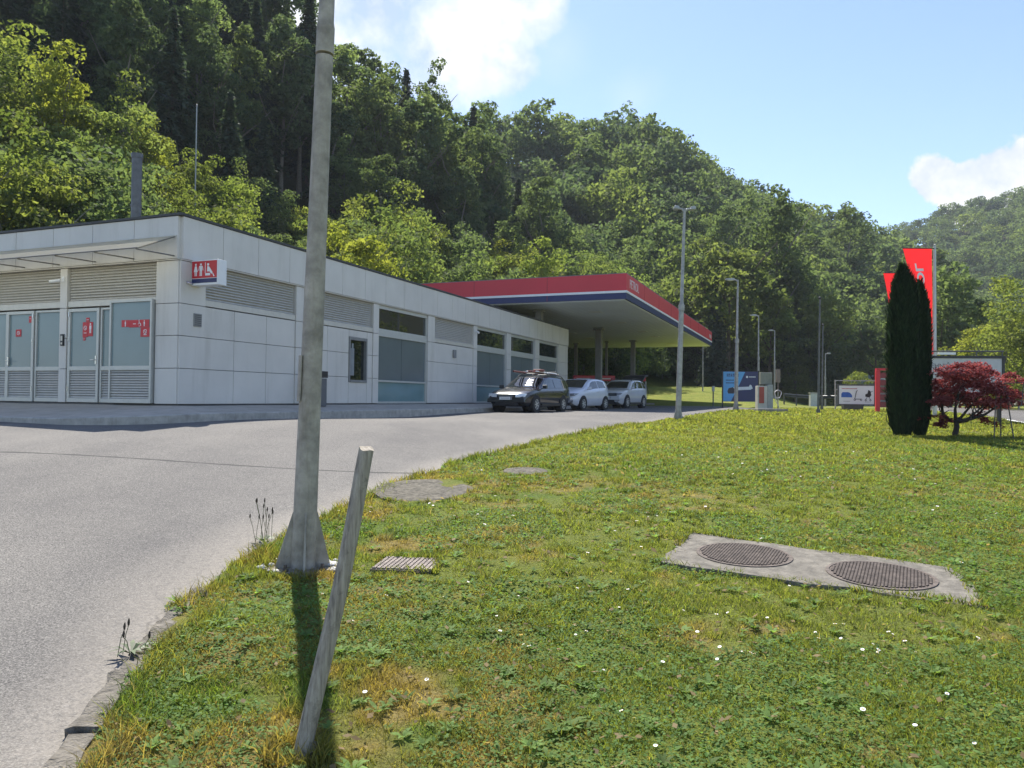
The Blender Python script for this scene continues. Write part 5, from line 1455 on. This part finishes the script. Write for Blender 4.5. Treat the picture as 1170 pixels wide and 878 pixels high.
# red fuel price totem
q = at(1022, 35); t_ = thing('price_totem', 'red fuel price totem half hidden behind the cypress', 'sign', q, R(-14))
for s in (-1, 1): b = MB(); b.box(s*.72-.09, -.12, 0, s*.72+.09, .12, 2.0); b.build('post', m_redl, t_, bevel=.01)
for k in range(5): b = MB(); b.box(-.63, -.07, .28+k*.34, .63, .07, .54+k*.34); b.build('price_row', mat('totem_row', (.20, .02, .025), .4), t_, bevel=.008)
b = MB(); b.box(-.80, -.14, 2.0, .80, .14, 2.10); b.build('cap', m_redl, t_)
b = MB()
for k in range(4): 
    for j in range(5): b.box(-.15+k*.17, -.075, .34+j*.34, -.05+k*.17, -.072, .48+j*.34)
b.build('price_display', mat('display_pale', (.50, .42, .40), .5), t_)

# flags
def flag(px, Y, ztop, label, W, L, narrow, seed, letters):
    x, y, z = at(px, Y); t_ = thing('flag_pole', label[0], 'flag pole', (x, y, z-.05)); H = ztop-z+.05
    b = MB(); b.tube([(0, 0, 0), (0, 0, H)], [.075, .045], 14); b.build('pole', mat('flagpole_white', (.46, .47, .46), .4, .2, var=.1), t_, smooth=True)
    b = MB(); b.tube([(.12, -.02, H-.10), (-W-.12, -.02, H-.10)], .018, 8); b.build('crossbar', m_black, t_)
    b = MB(); b.lathe([(.05, H), (.06, H+.03), (.0, H+.06)], 10); b.build('finial', m_galv, t_)
    fl = thing('flag', label[1], 'flag', (x, y, z-.05))
    nx, nz_ = 24, 60
    def P(a, bq, off=0.0):
        wdt = W*(1-narrow*min(1, bq/L)**.9)
        return (-.10-a*wdt, -.02+off+.05*(bq/L)*math.sin(a*9+bq*1.1+seed)+.02*math.sin(bq*2.3+seed), H-.11-bq-.03*a*math.sin(bq))
    V = [P(i/nx, L*j/nz_) for j in range(nz_+1) for i in range(nx+1)]
    F = [(j*(nx+1)+i, j*(nx+1)+i+1, (j+1)*(nx+1)+i+1, (j+1)*(nx+1)+i) for j in range(nz_) for i in range(nx)]
    M = MATS.get('flag_cloth')
    if M is None:
        M = bpy.data.materials.new('flag_cloth'); M.use_nodes = True; t = NT(M.node_tree); p = M.node_tree.nodes['Principled BSDF']; p.inputs['Base Color'].default_value = (.62, .018, .025, 1); p.inputs['Roughness'].default_value = .7
        tl = t.n('ShaderNodeBsdfTranslucent', {'Color': (.85, .03, .035, 1)}); mx = t.n('ShaderNodeMixShader', {0: .55, 1: p.outputs[0], 2: tl.outputs[0]}); M.node_tree.links.new(mx.outputs[0], M.node_tree.nodes['Material Output'].inputs[0]); MATS['flag_cloth'] = M
    np_mesh('cloth', V, F, M, parent=fl, smooth=True)
    # writing running up the flag, seen from behind
    me = text('PETROL', .50, (0, 0, 0), (0, 0, 0), MATS.get('flag_letter') or mat('flag_letter', (.80, .74, .74), .6), fl, 'lettering', .0, sx=1.2, bold=.016)
    for v in me.data.vertices:
        s_, c_ = v.co.x, v.co.y           # along the text, across the letters
        a = .56-c_/(W*.95)*.85; bq = 1.60-s_
        pp = P(min(max(a, 0), 1), min(max(bq, 0), L), -.03); v.co = (pp[0], pp[1], pp[2])
    return fl
flag(1068, 27, EYE+(462-283)*27/F_PX+.02, ('tall white flagpole behind the cypress pair, nearer to the lawn', 'big red flag with white letters hanging right of the cypress tops'), 1.05, 3.8, .80, 1.0, True)
flag(1039, 32, EYE+(462-312)*32/F_PX+.02, ('farther flagpole hidden behind the cypress pair', 'plain looking red flag seen left of the cypress tops'), 1.02, 3.4, .55, 2.4, True)

# long text board near the road
q = at(1100, 23.2); t_ = thing('text_board', 'long white text board with dark top rail behind the red maple', 'sign', q, R(-6))
b = MB(); b.box(-1.25, -.04, .95, 1.12, .04, 2.02); b.build('panel', mat('board_grey', (.50, .50, .49), .5), t_)
b = MB(); b.box(-1.3, -.07, 2.022, 1.2, .07, 2.10); b.box(1.122, -.06, .9, 1.20, .06, 2.02); b.build('frame', m_black, t_)
b = MB(); b.tube([(-1.3, 0, 2.24), (1.2, 0, 2.24)], .022, 8); 
for x in (-1.25, -.4, .4, 1.15): b.tube([(x, 0, 2.1), (x, 0, 2.24)], .018, 6)
b.build('light_rail', mat('rail_dark', (.09, .09, .09), .5, .3), t_)
b = MB(); b.box(-.75, -.12, 2.13, -.25, .0, 2.2); b.build('floodlight', m_white, t_)
for s in (-1.1, 1.05): b = MB(); b.box(s-.05, -.05, -.3, s+.05, .05, .95); b.build('post', m_black, t_)
text('TEHNIČ KLJUČ', .19, (-.42, -.044, 1.78), (R(90), 0, 0), mat('text_grey', (.10, .10, .10), .6), t_, 'lettering', .003)
# three-legged frame at the maple
q = at(1147, 16.3); t_ = thing('tripod_frame', 'rusty metal leg frame standing right of the maple', 'frame', q, R(-8))
m_rod = mat('rod_rust', (.10, .09, .085), .7, .3, var=.3)
for (a_, c_) in (((-.20, 0, -.03), (-.11, .08, 1.22)), ((.20, -.03, -.03), (.05, .06, 1.22)), ((.04, .22, -.03), (.0, .12, 1.3))):
    b = MB(); b.tube([a_, c_], .013, 7); b.build('leg', m_rod, t_)
b = MB(); b.tube([(-.02, .05, 1.25), (.18, .0, .75), (.34, -.02, .78), (.40, 0, 1.28), (-.02, .05, 1.25)], .012, 7); b.build('tilted_frame', m_rod, t_)

# air and water unit on its slab, with hose post
q = at(880, 34.2); sl_ = thing('concrete_slab', 'low concrete slab in the lawn in front of the air unit', 'slab', q, R(4)); b = MB(); b.box(-.70, -.35, -.1, .70, .35, .17); b.build('slab', m_conc, sl_, bevel=.015)
q = at(873, 37); t_ = thing('air_water_unit', 'pale service cabinet with a red panel on the lawn edge', 'cabinet', q, R(-4))
b = MB(); b.box(-.36, -.25, 0, .10, .25, 1.25); b.build('body', mat('cabinet_pale', (.46, .45, .40), .5), t_, bevel=.015)
b = MB(); b.box(-.30, -.255, .40, -.06, -.275, 1.20); b.build('red_panel', mat('brick_red', (.33, .06, .04), .5), t_, bevel=.01)
b = MB(); b.box(.11, -.22, 0, .38, .22, 1.32); b.build('side_cabinet', mat('cabinet_grey', (.30, .32, .30), .5), t_, bevel=.015)
b = MB(); b.box(-.16, .0, 1.33, .40, .30, 1.92); b.build('upper_box', mat('box_olive', (.20, .21, .17), .6), t_, bevel=.02)
q = at(889, 37.6); t_ = thing('hose_stand', 'post with coiled white hose beside the red panelled cabinet', 'hose stand', q)
b = MB(); b.tube([(0, 0, 0), (0, 0, 1.1)], .03, 8); b.build('post', m_galv, t_)
b = MB(); b.tube([(math.cos(a)*(.16+.02*math.sin(a*3)), -.04+.012*a/3, .86+math.sin(a)*.20) for a in np.linspace(0, 18, 60)], .017, 6); b.tube([(-.16, -.05, .86), (-.12, -.06, .5), (.0, -.06, .3), (.10, -.05, .04)], .017, 6); b.build('hose', mat('hose_pale', (.55, .52, .56), .5), t_)
b = MB(); b.tube([(.01, .0, 1.0), (.13, -.06, .98)], .035, 8); b.box(-.10, -.05, 1.45, .10, .05, 2.1); b.tube([(0, 0, 1.1), (0, 0, 1.5)], .03, 8); b.build('notice_plate', mat('plate_brown', (.20, .16, .13), .6), t_)
q = at(815, 57); t_ = thing('marker_post', 'short pale topped marker post on the grass by the blue billboard', 'post', q); b = MB(); b.tube([(0, 0, -.1), (0, 0, 1.15)], .05, 8); b.build('shaft', m_thin, t_); b = MB(); b.box(-.09, -.07, 1.15, .09, .07, 1.55); b.build('head', mat('head_pale', (.42, .44, .42), .5), t_)
q = at(929.5, 62); t_ = thing('meter_cabinet', 'small pale meter cabinet by the dark guardrail', 'cabinet', q); b = MB(); b.box(-.30, -.2, 0, .30, .2, 1.12); b.build('body', mat('meter_pale', (.46, .48, .48), .5), t_, bevel=.02); b = MB(); b.box(-.33, -.23, 1.12, .33, .23, 1.2); b.build('lid', m_galv, t_)


def guardrail(pts, label, mt, zh=.72):
    t_ = thing('guardrail', label, 'guardrail', (pts[0][0], pts[0][1], gz(*pts[0][:2])))
    o0 = Vector((pts[0][0], pts[0][1], gz(*pts[0][:2]))); b = MB(); P3 = [Vector((p[0], p[1], gz(p[0], p[1])))-o0 for p in pts]
    for A, B in zip(P3[:-1], P3[1:]):
        d = (B-A).normalized(); n_ = Vector((d.y, -d.x, 0)).normalized()
        pr = [(0, .0), (.05, .04), (.05, .10), (.0, .15), (.05, .20), (.05, .27), (0, .31)]
        b.add([tuple(A+n_*q[0]+Vector((0, 0, zh-.31+q[1]))) for q in pr]+[tuple(B+n_*q[0]+Vector((0, 0, zh-.31+q[1]))) for q in pr], [(i, i+1, 8+i, 7+i) for i in range(6)])
    b.build('rail', mt, t_, fix=False)
    for k, A in enumerate(P3):
        b = MB(); b.box(A.x-.05, A.y-.05, A.z-.2, A.x+.05, A.y+.05, A.z+zh-.02); b.build('post', mt, t_)
    return t_
far_edge = [(float(Xmain(Y))+9.9, float(Y)) for Y in np.arange(22, 96, 4)]
guardrail(far_edge, 'pale steel guardrail along the far side of the road on the right', m_galv)
guardrail([at(px, Y)[:2] for px, Y in ((896, 66), (910, 66), (925, 66), (940, 66), (956, 65))], 'dark guardrail with painted-in shade in front of the wood behind the poles', mat('rail_painted_shade', (.07, .075, .08), .5, .3), 1.0)  # this rail's shade is put into its dark colour
q = at(997, 88); t_ = thing('roadside_shed', 'little pale green roofed shed beyond the scooter billboard', 'shed', q, R(-20))
b = MB(); b.box(-2.2, -1.5, 0, 2.2, 1.5, 2.5); b.build('wall', mat('shed_wall', (.42, .42, .39), .8), t_); b = MB(); b.prism([(-1.9, 2.45), (1.9, 2.45), (0, 3.6)], 'x', -2.5, 2.5); b.build('roof', mat('shed_roof', (.26, .34, .31), .6), t_); b = MB(); b.box(-.5, -1.53, 0, .5, -1.50, 2.0); b.build('door', m_alu, t_)

# fuel dispensers under the canopy
def dispenser(px, Y, label, w):
    x, y, z = at(px, Y); t_ = thing('fuel_dispenser', label, 'fuel pump', (x, y, z), 0, 'fuel dispensers under the canopy')
    b = MB(); b.box(-.5, -.28, .12, .5, .28, 1.55); b.build('body', mat('pump_body', (.30, .31, .32), .4), t_, bevel=.02)
    b = MB(); b.box(-w, -.30, 1.86, w, .30, 2.30); b.build('red_header', m_redl, t_, bevel=.02)
    b = MB(); b.box(-w*.7, -.305, 2.0, w*.55, -.302, 2.09); b.build('header_stripe', m_let, t_)
    for s in (-1, 1): b = MB(); b.box(s*.46-.05, -.2, 1.55, s*.46+.05, .2, 1.86); b.build('support', m_galv, t_)
    b = MB(); b.box(-.28, -.295, 1.12, .28, -.282, 1.45); b.build('display', m_dglass, t_)
    for s in (-1, 1): b = MB(); b.tube([(s*.53, -.05, 1.5), (s*.68, -.1, 1.0), (s*.62, -.1, .5), (s*.53, -.08, 1.0)], .022, 6); b.build('hose', m_rubber, t_)
    b = MB(); b.box(-1.1, -.6, -.1, 1.1, .6, .12); b.build('plinth', m_conc, t_, bevel=.02)
dispenser(667, 60, 'fuel dispenser with red header left of the canopy columns', .86)
dispenser(691, 60.5, 'fuel dispenser with red header beside the thick canopy column', .78)
dispenser(731, 61, 'fuel dispenser with small red header at the right canopy column', .44)

# ------------------------------------------------------------------ cars
def car(name, label, loc, rotz, P):
    t_ = thing(name, label, 'car', loc, rotz)
    L2, W = P['L']/2, P['W']/2
    xs_top = pchip([p[0] for p in P['top']], [p[1] for p in P['top']])
    belt = pchip([p[0] for p in P['belt']], [p[1] for p in P['belt']])
    zb = lambda x: .20+.16*max(0, (abs(x)/L2-.80)/.20)**1.5
    hw = lambda x: W*(1-P.get('taper', .16)*(max(0, abs(x)/L2-.55)/.45)**2.2)
    def sec(x):
        zt = float(xs_top(x)); zbelt = min(float(belt(x)), zt-.03); w = hw(x); gh = max(0, zt-zbelt-.05)
        tum = min(1, gh/.45)
        wr = w*(.965-.20*tum)
        p = [(0, zb(x)), (w*.86, zb(x)), (w*.965, zb(x)+.10), (w*.995, .50*zbelt+.5*zb(x)+.05), (w*.985, zbelt-.05), (w*.95, zbelt+.01)]
        k = min(1, gh/.10)
        p += [(w*.95+(wr-w*.95)*.9*k, zbelt+.015+(zt-.06-zbelt-.015)*k*1.0 if k > 0 else zbelt+.015), (wr*.93 if k > .5 else w*.86, zt-.018), (wr*.55, zt+.0), (0, zt+.012)]
        return p
    xs = sorted(set(list(np.linspace(-L2, L2, 56))+[p[0] for p in P['top']]))
    vs_, fs_ = [], []; n = None
    for x in xs:
        s = sec(x); full = s+[(-y, z) for y, z in s[-2:0:-1]]; n = len(full); vs_ += [(x, y, z) for y, z in full]
    m_ = len(xs)
    for i in range(m_-1):
        for k in range(n): fs_.append((i*n+k, i*n+(k+1) % n, (i+1)*n+(k+1) % n, (i+1)*n+k))
    fs_ += [tuple(range(n))[::-1], tuple((m_-1)*n+k for k in range(n))]
    b = MB(); b.add(vs_, fs_); body = b.build('body', P['paint'], t_, smooth=True)
    bpy.context.view_layer.update()
    def strip(name, x0, x1, f0, f1, a, c, sides, mt, parent, off=.008, nx=14):
        """patch on the side between section points a and c"""
        for sd in sides:
            vs2, fs2 = [], []
            for i in range(nx+1):
                for j in range(4):
                    f = f0+(f1-f0)*j/3; x = x0(f)+(x1(f)-x0(f))*i/nx; s = sec(x); A, B = Vector(s[a]), Vector(s[c]); q = A.lerp(B, f); nn = Vector((B.y-A.y, A.x-B.x)); nn = nn.normalized() if nn.length > 0 else nn
                    if nn.x < 0: nn = -nn
                    q += nn*off; vs2.append((x, sd*q.x, q.y))
            for i in range(nx):
                for j in range(3): fs2.append((i*4+j, i*4+j+1, (i+1)*4+j+1, (i+1)*4+j))
            bb = MB(); bb.add(vs2, fs2); bb.build(name, mt, parent, smooth=True)
    for (x0a, x0b, x1a, x1b) in P['windows']:      # bottom/top ends of each side window
        strip('side_window', (lambda f, A=x0a, B=x0b: A+(B-A)*f), (lambda f, A=x1a, B=x1b: A+(B-A)*f), .10, .88, 5, 6, (1, -1), P.get('glass', m_dglass), t_)
    def deck(name, xa, xb, mt, yf=.86, off=.012):
        vs2, fs2 = [], []; nx, ny = 10, 10
        for i in range(nx+1):
            x = xa+(xb-xa)*i/nx; s = sec(x); e = s[7][0]*yf+.0
            for j in range(ny+1):
                y = -e+2*e*j/ny; ay = abs(y)
                z = s[9][1]+(s[8][1]-s[9][1])*min(1, ay/max(s[8][0], .01)) if ay < s[8][0] else s[8][1]+(s[7][1]-s[8][1])*(ay-s[8][0])/max(s[7][0]-s[8][0], .01)
                sl_ = (float(xs_top(x+.02))-float(xs_top(x-.02)))/.04; nv = Vector((-sl_, 0, 1)).normalized()*off
                vs2.append((x+nv.x, y, z+nv.z))
        for i in range(nx):
            for j in range(ny): fs2.append((i*(ny+1)+j, i*(ny+1)+j+1, (i+1)*(ny+1)+j+1, (i+1)*(ny+1)+j))
        bb = MB(); bb.add(vs2, fs2); bb.build(name, mt, t_, smooth=True)
    deck('windscreen', P['ws'][0], P['ws'][1], P.get('wsglass', m_dglass))
    if P.get('rw'): deck('rear_window', P['rw'][0], P['rw'][1], m_dglass)
    # wheels in dark arches
    wr = P.get('wheel', .31)
    for x in P['axles']:
        for sd in (-1, 1):
            w = hw(x); b = MB(); b.lathe([(.0001, w-.26), (wr+.055, w-.26), (wr+.055, w+.004), (.0001, w+.005)], 28, (x, 0, wr+.015), 'y')
            if sd < 0: b.v = [(v[0], -v[1], v[2]) for v in b.v]
            b.build('wheel_arch', m_rubber, t_)
            b = MB(); b.lathe([(wr*.62, -.10), (wr*.93, -.10), (wr, -.07), (wr, .07), (wr*.93, .10), (wr*.66, .10), (wr*.62, .085)], 28, (0, 0, 0), 'y'); wl_ = b.build('wheel', m_rubber, t_, loc=(x, sd*(w-.085), wr), smooth=True)
            b = MB(); b.lathe([(.0001, .06), (wr*.64, .06), (wr*.66, .098), (wr*.60, .098), (wr*.57, .075), (.0001, .075)], 28, (0, 0, 0), 'y')
            for k in range(7):
                a = k*2*math.pi/7; rot = Matrix.Rotation(a, 3, 'Y'); b.box(wr*.08, .075, -.022, wr*.60, .094, .022, 0, rot, (0, .085, 0))
            b.lathe([(.0001, .09), (.05, .09), (.05, .10), (.0001, .10)], 12, (0, 0, 0), 'y')
            if sd < 0: b.v = [(v[0], -v[1], v[2]) for v in b.v]
            b.build('rim', P.get('rim', m_alu), wl_)
    # nose: grille, intake, plate, lights
    xf = L2
    b = MB(); b.box(xf-.10, -P['grille'][0], P['grille'][1], xf+P['nose'], P['grille'][0], P['grille'][2]); g = b.build('grille', m_black, t_, bevel=.02)
    b = MB(); 
    for k in range(3): z = P['grille'][1]+.03+k*(P['grille'][2]-P['grille'][1]-.05)/2.4; b.box(xf+P['nose'], -P['grille'][0]*.92, z, xf+P['nose']+.006, P['grille'][0]*.92, z+.012)
    b.build('grille_bar', m_chrome, g)
    b = MB(); b.prism([(-W*.62, .24), (W*.62, .24), (W*.50, .24+P['intake']), (-W*.50, .24+P['intake'])], 'x', xf-.12, xf+.012); b.build('lower_intake', m_black, t_, bevel=.015)
    b = MB(); b.box(xf+.01, -.26, P['plate'], xf+.045, .26, P['plate']+.11, 0); b.box(xf+.045, .22, P['plate'], xf+.047, .26, P['plate']+.11, 1); b.box(xf+.045, -.20, P['plate']+.03, xf+.0465, .18, P['plate']+.045, 2); b.box(xf+.045, -.20, P['plate']+.06, xf+.0465, .18, P['plate']+.075, 2)
    b.build('number_plate', [m_white, m_navy, mat('plate_smudge', (.45, .45, .45), .6)], t_)
    m_hl = mat('headlight_glass', (.70, .73, .75), .08, .1, 1.0, var=.2, scale=14)
    for sd in (-1, 1):
        h0, h1, zz, hh, bk = P['hl']
        h1 = max(h1, hw(xf-.08)*1.0+.012); b = MB(); b.add([(xf+.022, sd*h0, zz-hh), (xf-.045, sd*h1, zz-hh*.8), (xf-.10-bk, sd*(hw(xf-.1-bk)+.014), zz+hh*.8), (xf-.07, sd*h1*.99, zz+hh), (xf+.006, sd*h0, zz+hh*.8),
                          (xf-.25, sd*h0, zz-hh), (xf-.3, sd*h1*.95, zz-hh*.8), (xf-.30-bk, sd*(h1-.06), zz+hh*.9), (xf-.3, sd*h1*.9, zz+hh), (xf-.25, sd*h0, zz+hh*.8)],
                         [(0, 1, 3, 4), (1, 2, 3), (0, 5, 6, 1), (1, 6, 7, 2), (2, 7, 8, 3), (3, 8, 9, 4), (4, 9, 5, 0), (5, 9, 8, 6), (6, 8, 7)])
        b.build('headlight', P.get('hlmat', m_hl), t_, bevel=.01)
        b = MB(); mx_ = P['mirror']; s = sec(mx_); yy = s[5][0]; zz2 = s[5][1]
        b.prism([(mx_-.02, zz2+.03), (mx_+.10, zz2+.05), (mx_+.08, zz2+.17), (mx_-.02, zz2+.18)], 'y', sd*(yy+.04), sd*(yy+.21)); b.tube([(mx_+.03, sd*(yy-.03), zz2+.03), (mx_+.03, sd*(yy+.07), zz2+.06)], .02, 6); b.build('wing_mirror', P.get('mirror_mat', P['paint']), t_, bevel=.02)
        for hx in P['handles']:
            s = sec(hx); b = MB(); b.box(hx-.09, sd*(s[4][0]+.002), s[4][1]-.07, hx+.09, sd*(s[4][0]+.03), s[4][1]-.04); b.build('door_handle', P['paint'], t_, bevel=.006)
        for (xa, xb2, za, zb2) in P['seams']:
            vs2 = []
            for x in (xa-.005, xa+.005):
                for z in (za, zb2):
                    s = sec(x); yy = np.interp(z, [q[1] for q in s[2:6]], [q[0] for q in s[2:6]]); vs2.append((x, sd*(yy+.004), z))
            b = MB(); b.add(vs2, [(0, 1, 3, 2)]); b.build('door_seam', m_black, t_, fix=False)
        if P.get('sill'): 
            b = MB(); b.box(-L2*.52, sd*(W*.96), .22, L2*.40, sd*(W*1.004), .33); b.build('sill_trim', m_black, t_, bevel=.01)
    if P.get('bumper'): 
        b = MB(); b.prism([(-W*.93, .36), (W*.93, .36), (W*.90, .52), (-W*.90, .52)], 'x', xf-.14, xf+.02); b.build('bumper', P['bumper'], t_, bevel=.03)
    if P.get('rails'):
        for sd in (-1, 1):
            x0, x1 = P['rails']; s0 = sec(x0); b = MB(); y = sec((x0+x1)/2)[7][0]*.96
            b.tube([(x, sd*y, float(xs_top(x))+(.055 if 0 < i < 10 else .0)) for i, x in enumerate(np.linspace(x0, x1, 11))], .016, 8); b.build('roof_rail', m_black, t_)
    return t_, sec, xs_top


def paint(name, col, rough=.22, metal=.0):
    M = mat(name, col, rough, metal, .5, var=.03, scale=2); M.node_tree.nodes['Principled BSDF'].inputs['Coat Weight'].default_value = .6; M.node_tree.nodes['Principled BSDF'].inputs['Coat Roughness'].default_value = .06
    return M
m_pdark = paint('dark_car_paint', (.016, .018, .020)); m_pwhite = paint('white_car_paint', (.66, .68, .72)); m_pwhite2 = paint('white_suv_paint', (.58, .59, .60))
m_hl2 = mat('smoky_headlight_glass', (.20, .21, .22), .08, .1, 1.0, var=.3, scale=14)
m_ws = mat('windscreen_glass', (.03, .04, .045), .03, 0, 1.0, var=.1)


def carpos(u, v): 
    q = uv(u, v); return (q[0], q[1], gz(*q)+.012)
RZ = ANG+math.pi
# dark wagon with loaded roof rack
cA = carpos(13.55+2.33, -2.62)
tA, secA, topA = car('parked_car', 'dark estate car with loaded roof rack, first in the row by the shop', cA, RZ+R(-5), dict(L=4.6, W=1.76, paint=m_pdark,
    top=[(-2.3, .62), (-2.26, .95), (-2.08, 1.30), (-1.85, 1.385), (-1.0, 1.43), (-.25, 1.44), (.15, 1.38), (.55, 1.18), (.98, .955), (1.4, .90), (1.95, .79), (2.2, .69), (2.28, .60), (2.3, .46)],
    belt=[(-2.3, .92), (-1, .90), (.9, .87), (1.6, .82), (2.3, .6)], windows=[(-.42, -.36, .78, .20), (-1.28, -1.22, -.50, -.44), (-1.98, -1.78, -1.36, -1.30)],
    ws=(.94, .24), rw=(-2.22, -1.98), axles=(1.40, -1.25), grille=(.34, .56, .69), nose=.02, intake=.13, plate=.47, hl=(.40, .74, .635, .075, .10), mirror=.78, handles=(-.28, -1.16), seams=((.80, .8, .3, .84), (-.46, -.46, .3, .86), (-1.30, -1.3, .34, .86)), bumper=m_pdark, sill=True, rails=(-1.8, .1), wheel=.30))
b = MB()
for x in (-.25, -1.35):
    z = float(topA(x))+.075; b.tube([(x, -.66, z-.03), (x, -.60, z+.03), (x, .60, z+.03), (x, .66, z-.03)], .02, 8)
b.build('roof_rack_bar', m_galv, tA)
q = Matrix.Rotation(RZ+R(-5), 3, 'Z')
pb = thing('roof_load', 'bundle of pale pipes and red brown poles tied on the dark car roof', 'roof load', tuple(Vector(cA)+q @ Vector((-.5, 0, 1.56))), RZ+R(-5))
m_rb = mat('pole_redbrown', (.20, .06, .045), .6, var=.2)
for k, (y, L, r_, mt) in enumerate(((-.5, 2.1, .028, m_white), (-.40, 2.3, .034, m_rb), (.18, 2.2, .03, m_white), (.30, 2.4, .036, m_rb), (.42, 2.3, .034, m_rb), (.52, 2.0, .026, m_white))):
    b = MB(); b.tube([(-1.0+.1*(k % 3), y, 0), (-1.0+.1*(k % 3)+L, y*.98, .03+.015*(k % 2))], r_, 10); b.build('pole', mt, pb, smooth=True)
b = MB(); b.box(.55, .25, .04, .95, .60, .14); b.box(-.6, -.55, .04, -.1, -.3, .13); b.build('wrapped_bundle', m_rb, pb, bevel=.03)
b = MB()
for x in (-.85, .25): b.tube([(x, -.58, -.03), (x, -.5, .075), (x, .5, .085), (x, .58, -.03)], .008, 6)
b.build('strap', m_black, pb)
# white hatchback
cB = carpos(21.2, -3.0)
tB, secB, topB = car('parked_car', 'small white hatchback parked second in the row by the shop', cB, RZ+R(-9), dict(L=3.95, W=1.72, paint=m_pwhite, taper=.20,
    top=[(-1.97, .55), (-1.92, .95), (-1.72, 1.26), (-1.45, 1.41), (-.6, 1.475), (-.1, 1.45), (.35, 1.30), (.95, 1.02), (1.3, .95), (1.7, .82), (1.9, .70), (1.955, .58), (1.975, .42)],
    belt=[(-1.97, 1.02), (-1.2, 1.0), (.8, .88), (1.4, .82), (1.97, .55)], windows=[(-.48, -.40, .82, .16), (-1.36, -1.18, -.55, -.48)],
    ws=(.93, .10), rw=(-1.85, -1.55), axles=(1.20, -1.25), grille=(.42, .62, .66), nose=.0, intake=.24, plate=.50, hl=(.44, .72, .70, .065, .26), mirror=.74, handles=(-.34,), seams=((.84, .84, .3, .86), (-.52, -.52, .3, .92)), wheel=.30, hlmat=m_hl2))
# white SUV with open tailgate
cC = carpos(29.6, -3.05)
tC, secC, topC = car('parked_car', 'white off-roader with raised tailgate parked last in the row', cC, RZ+R(-8), dict(L=4.4, W=1.82, paint=m_pwhite2, taper=.15,
    top=[(-2.2, .70), (-2.15, 1.0), (-1.98, 1.40), (-1.75, 1.55), (-.8, 1.635), (-.2, 1.61), (.25, 1.48), (.9, 1.12), (1.3, 1.06), (1.85, .97), (2.1, .86), (2.17, .70), (2.2, .5)],
    belt=[(-2.2, 1.1), (-1, 1.08), (.9, 1.02), (1.6, .97), (2.2, .7)], windows=[(-.40, -.34, .80, .20), (-1.25, -1.18, -.48, -.42), (-1.85, -1.68, -1.33, -1.26)],
    ws=(.88, .20), rw=None, axles=(1.33, -1.28), grille=(.60, .68, .84), nose=.015, intake=.22, plate=.52, hl=(.60, .80, .79, .055, .16), mirror=.74, handles=(-.3, -1.1), seams=((.82, .82, .34, 1.0), (-.44, -.44, .34, 1.02), (-1.28, -1.28, .4, 1.04)), sill=True, wheel=.35, rails=(-1.7, .05), rim=m_louvre, hlmat=m_hl2))
b = MB(); b.prism([(-1.70, 1.60), (-2.20, 1.90), (-2.60, 1.98), (-2.80, 1.90), (-2.74, 1.86), (-2.30, 1.82), (-1.72, 1.53)], 'y', -.66, .66); tg = b.build('tailgate', m_black, tC, bevel=.02)
b = MB(); b.box(-2.24, -.62, .75, -2.215, .62, 1.40); b.build('boot_opening', m_black, tC)

# ------------------------------------------------------------------ summer haze in the valley
HAZE = 0.00027
if HAZE:
    b = MB(); b.box(-520, -60, -2.5, 520, 620, 175); hz = b.build('haze', [], fix=True)
    M = bpy.data.materials.new('haze_air'); M.use_nodes = True; t = NT(M.node_tree)
    M.node_tree.nodes.remove(M.node_tree.nodes['Principled BSDF'])
    pv = t.n('ShaderNodeVolumePrincipled', {'Color': (.86, .92, 1.0, 1), 'Density': HAZE, 'Anisotropy': .0})
    M.node_tree.links.new(pv.outputs[0], M.node_tree.nodes['Material Output'].inputs['Volume']); hz.data.materials.append(M)
    stuff(hz); hz['label'] = 'thin bluish summer haze filling the valley'; hz['category'] = 'haze'
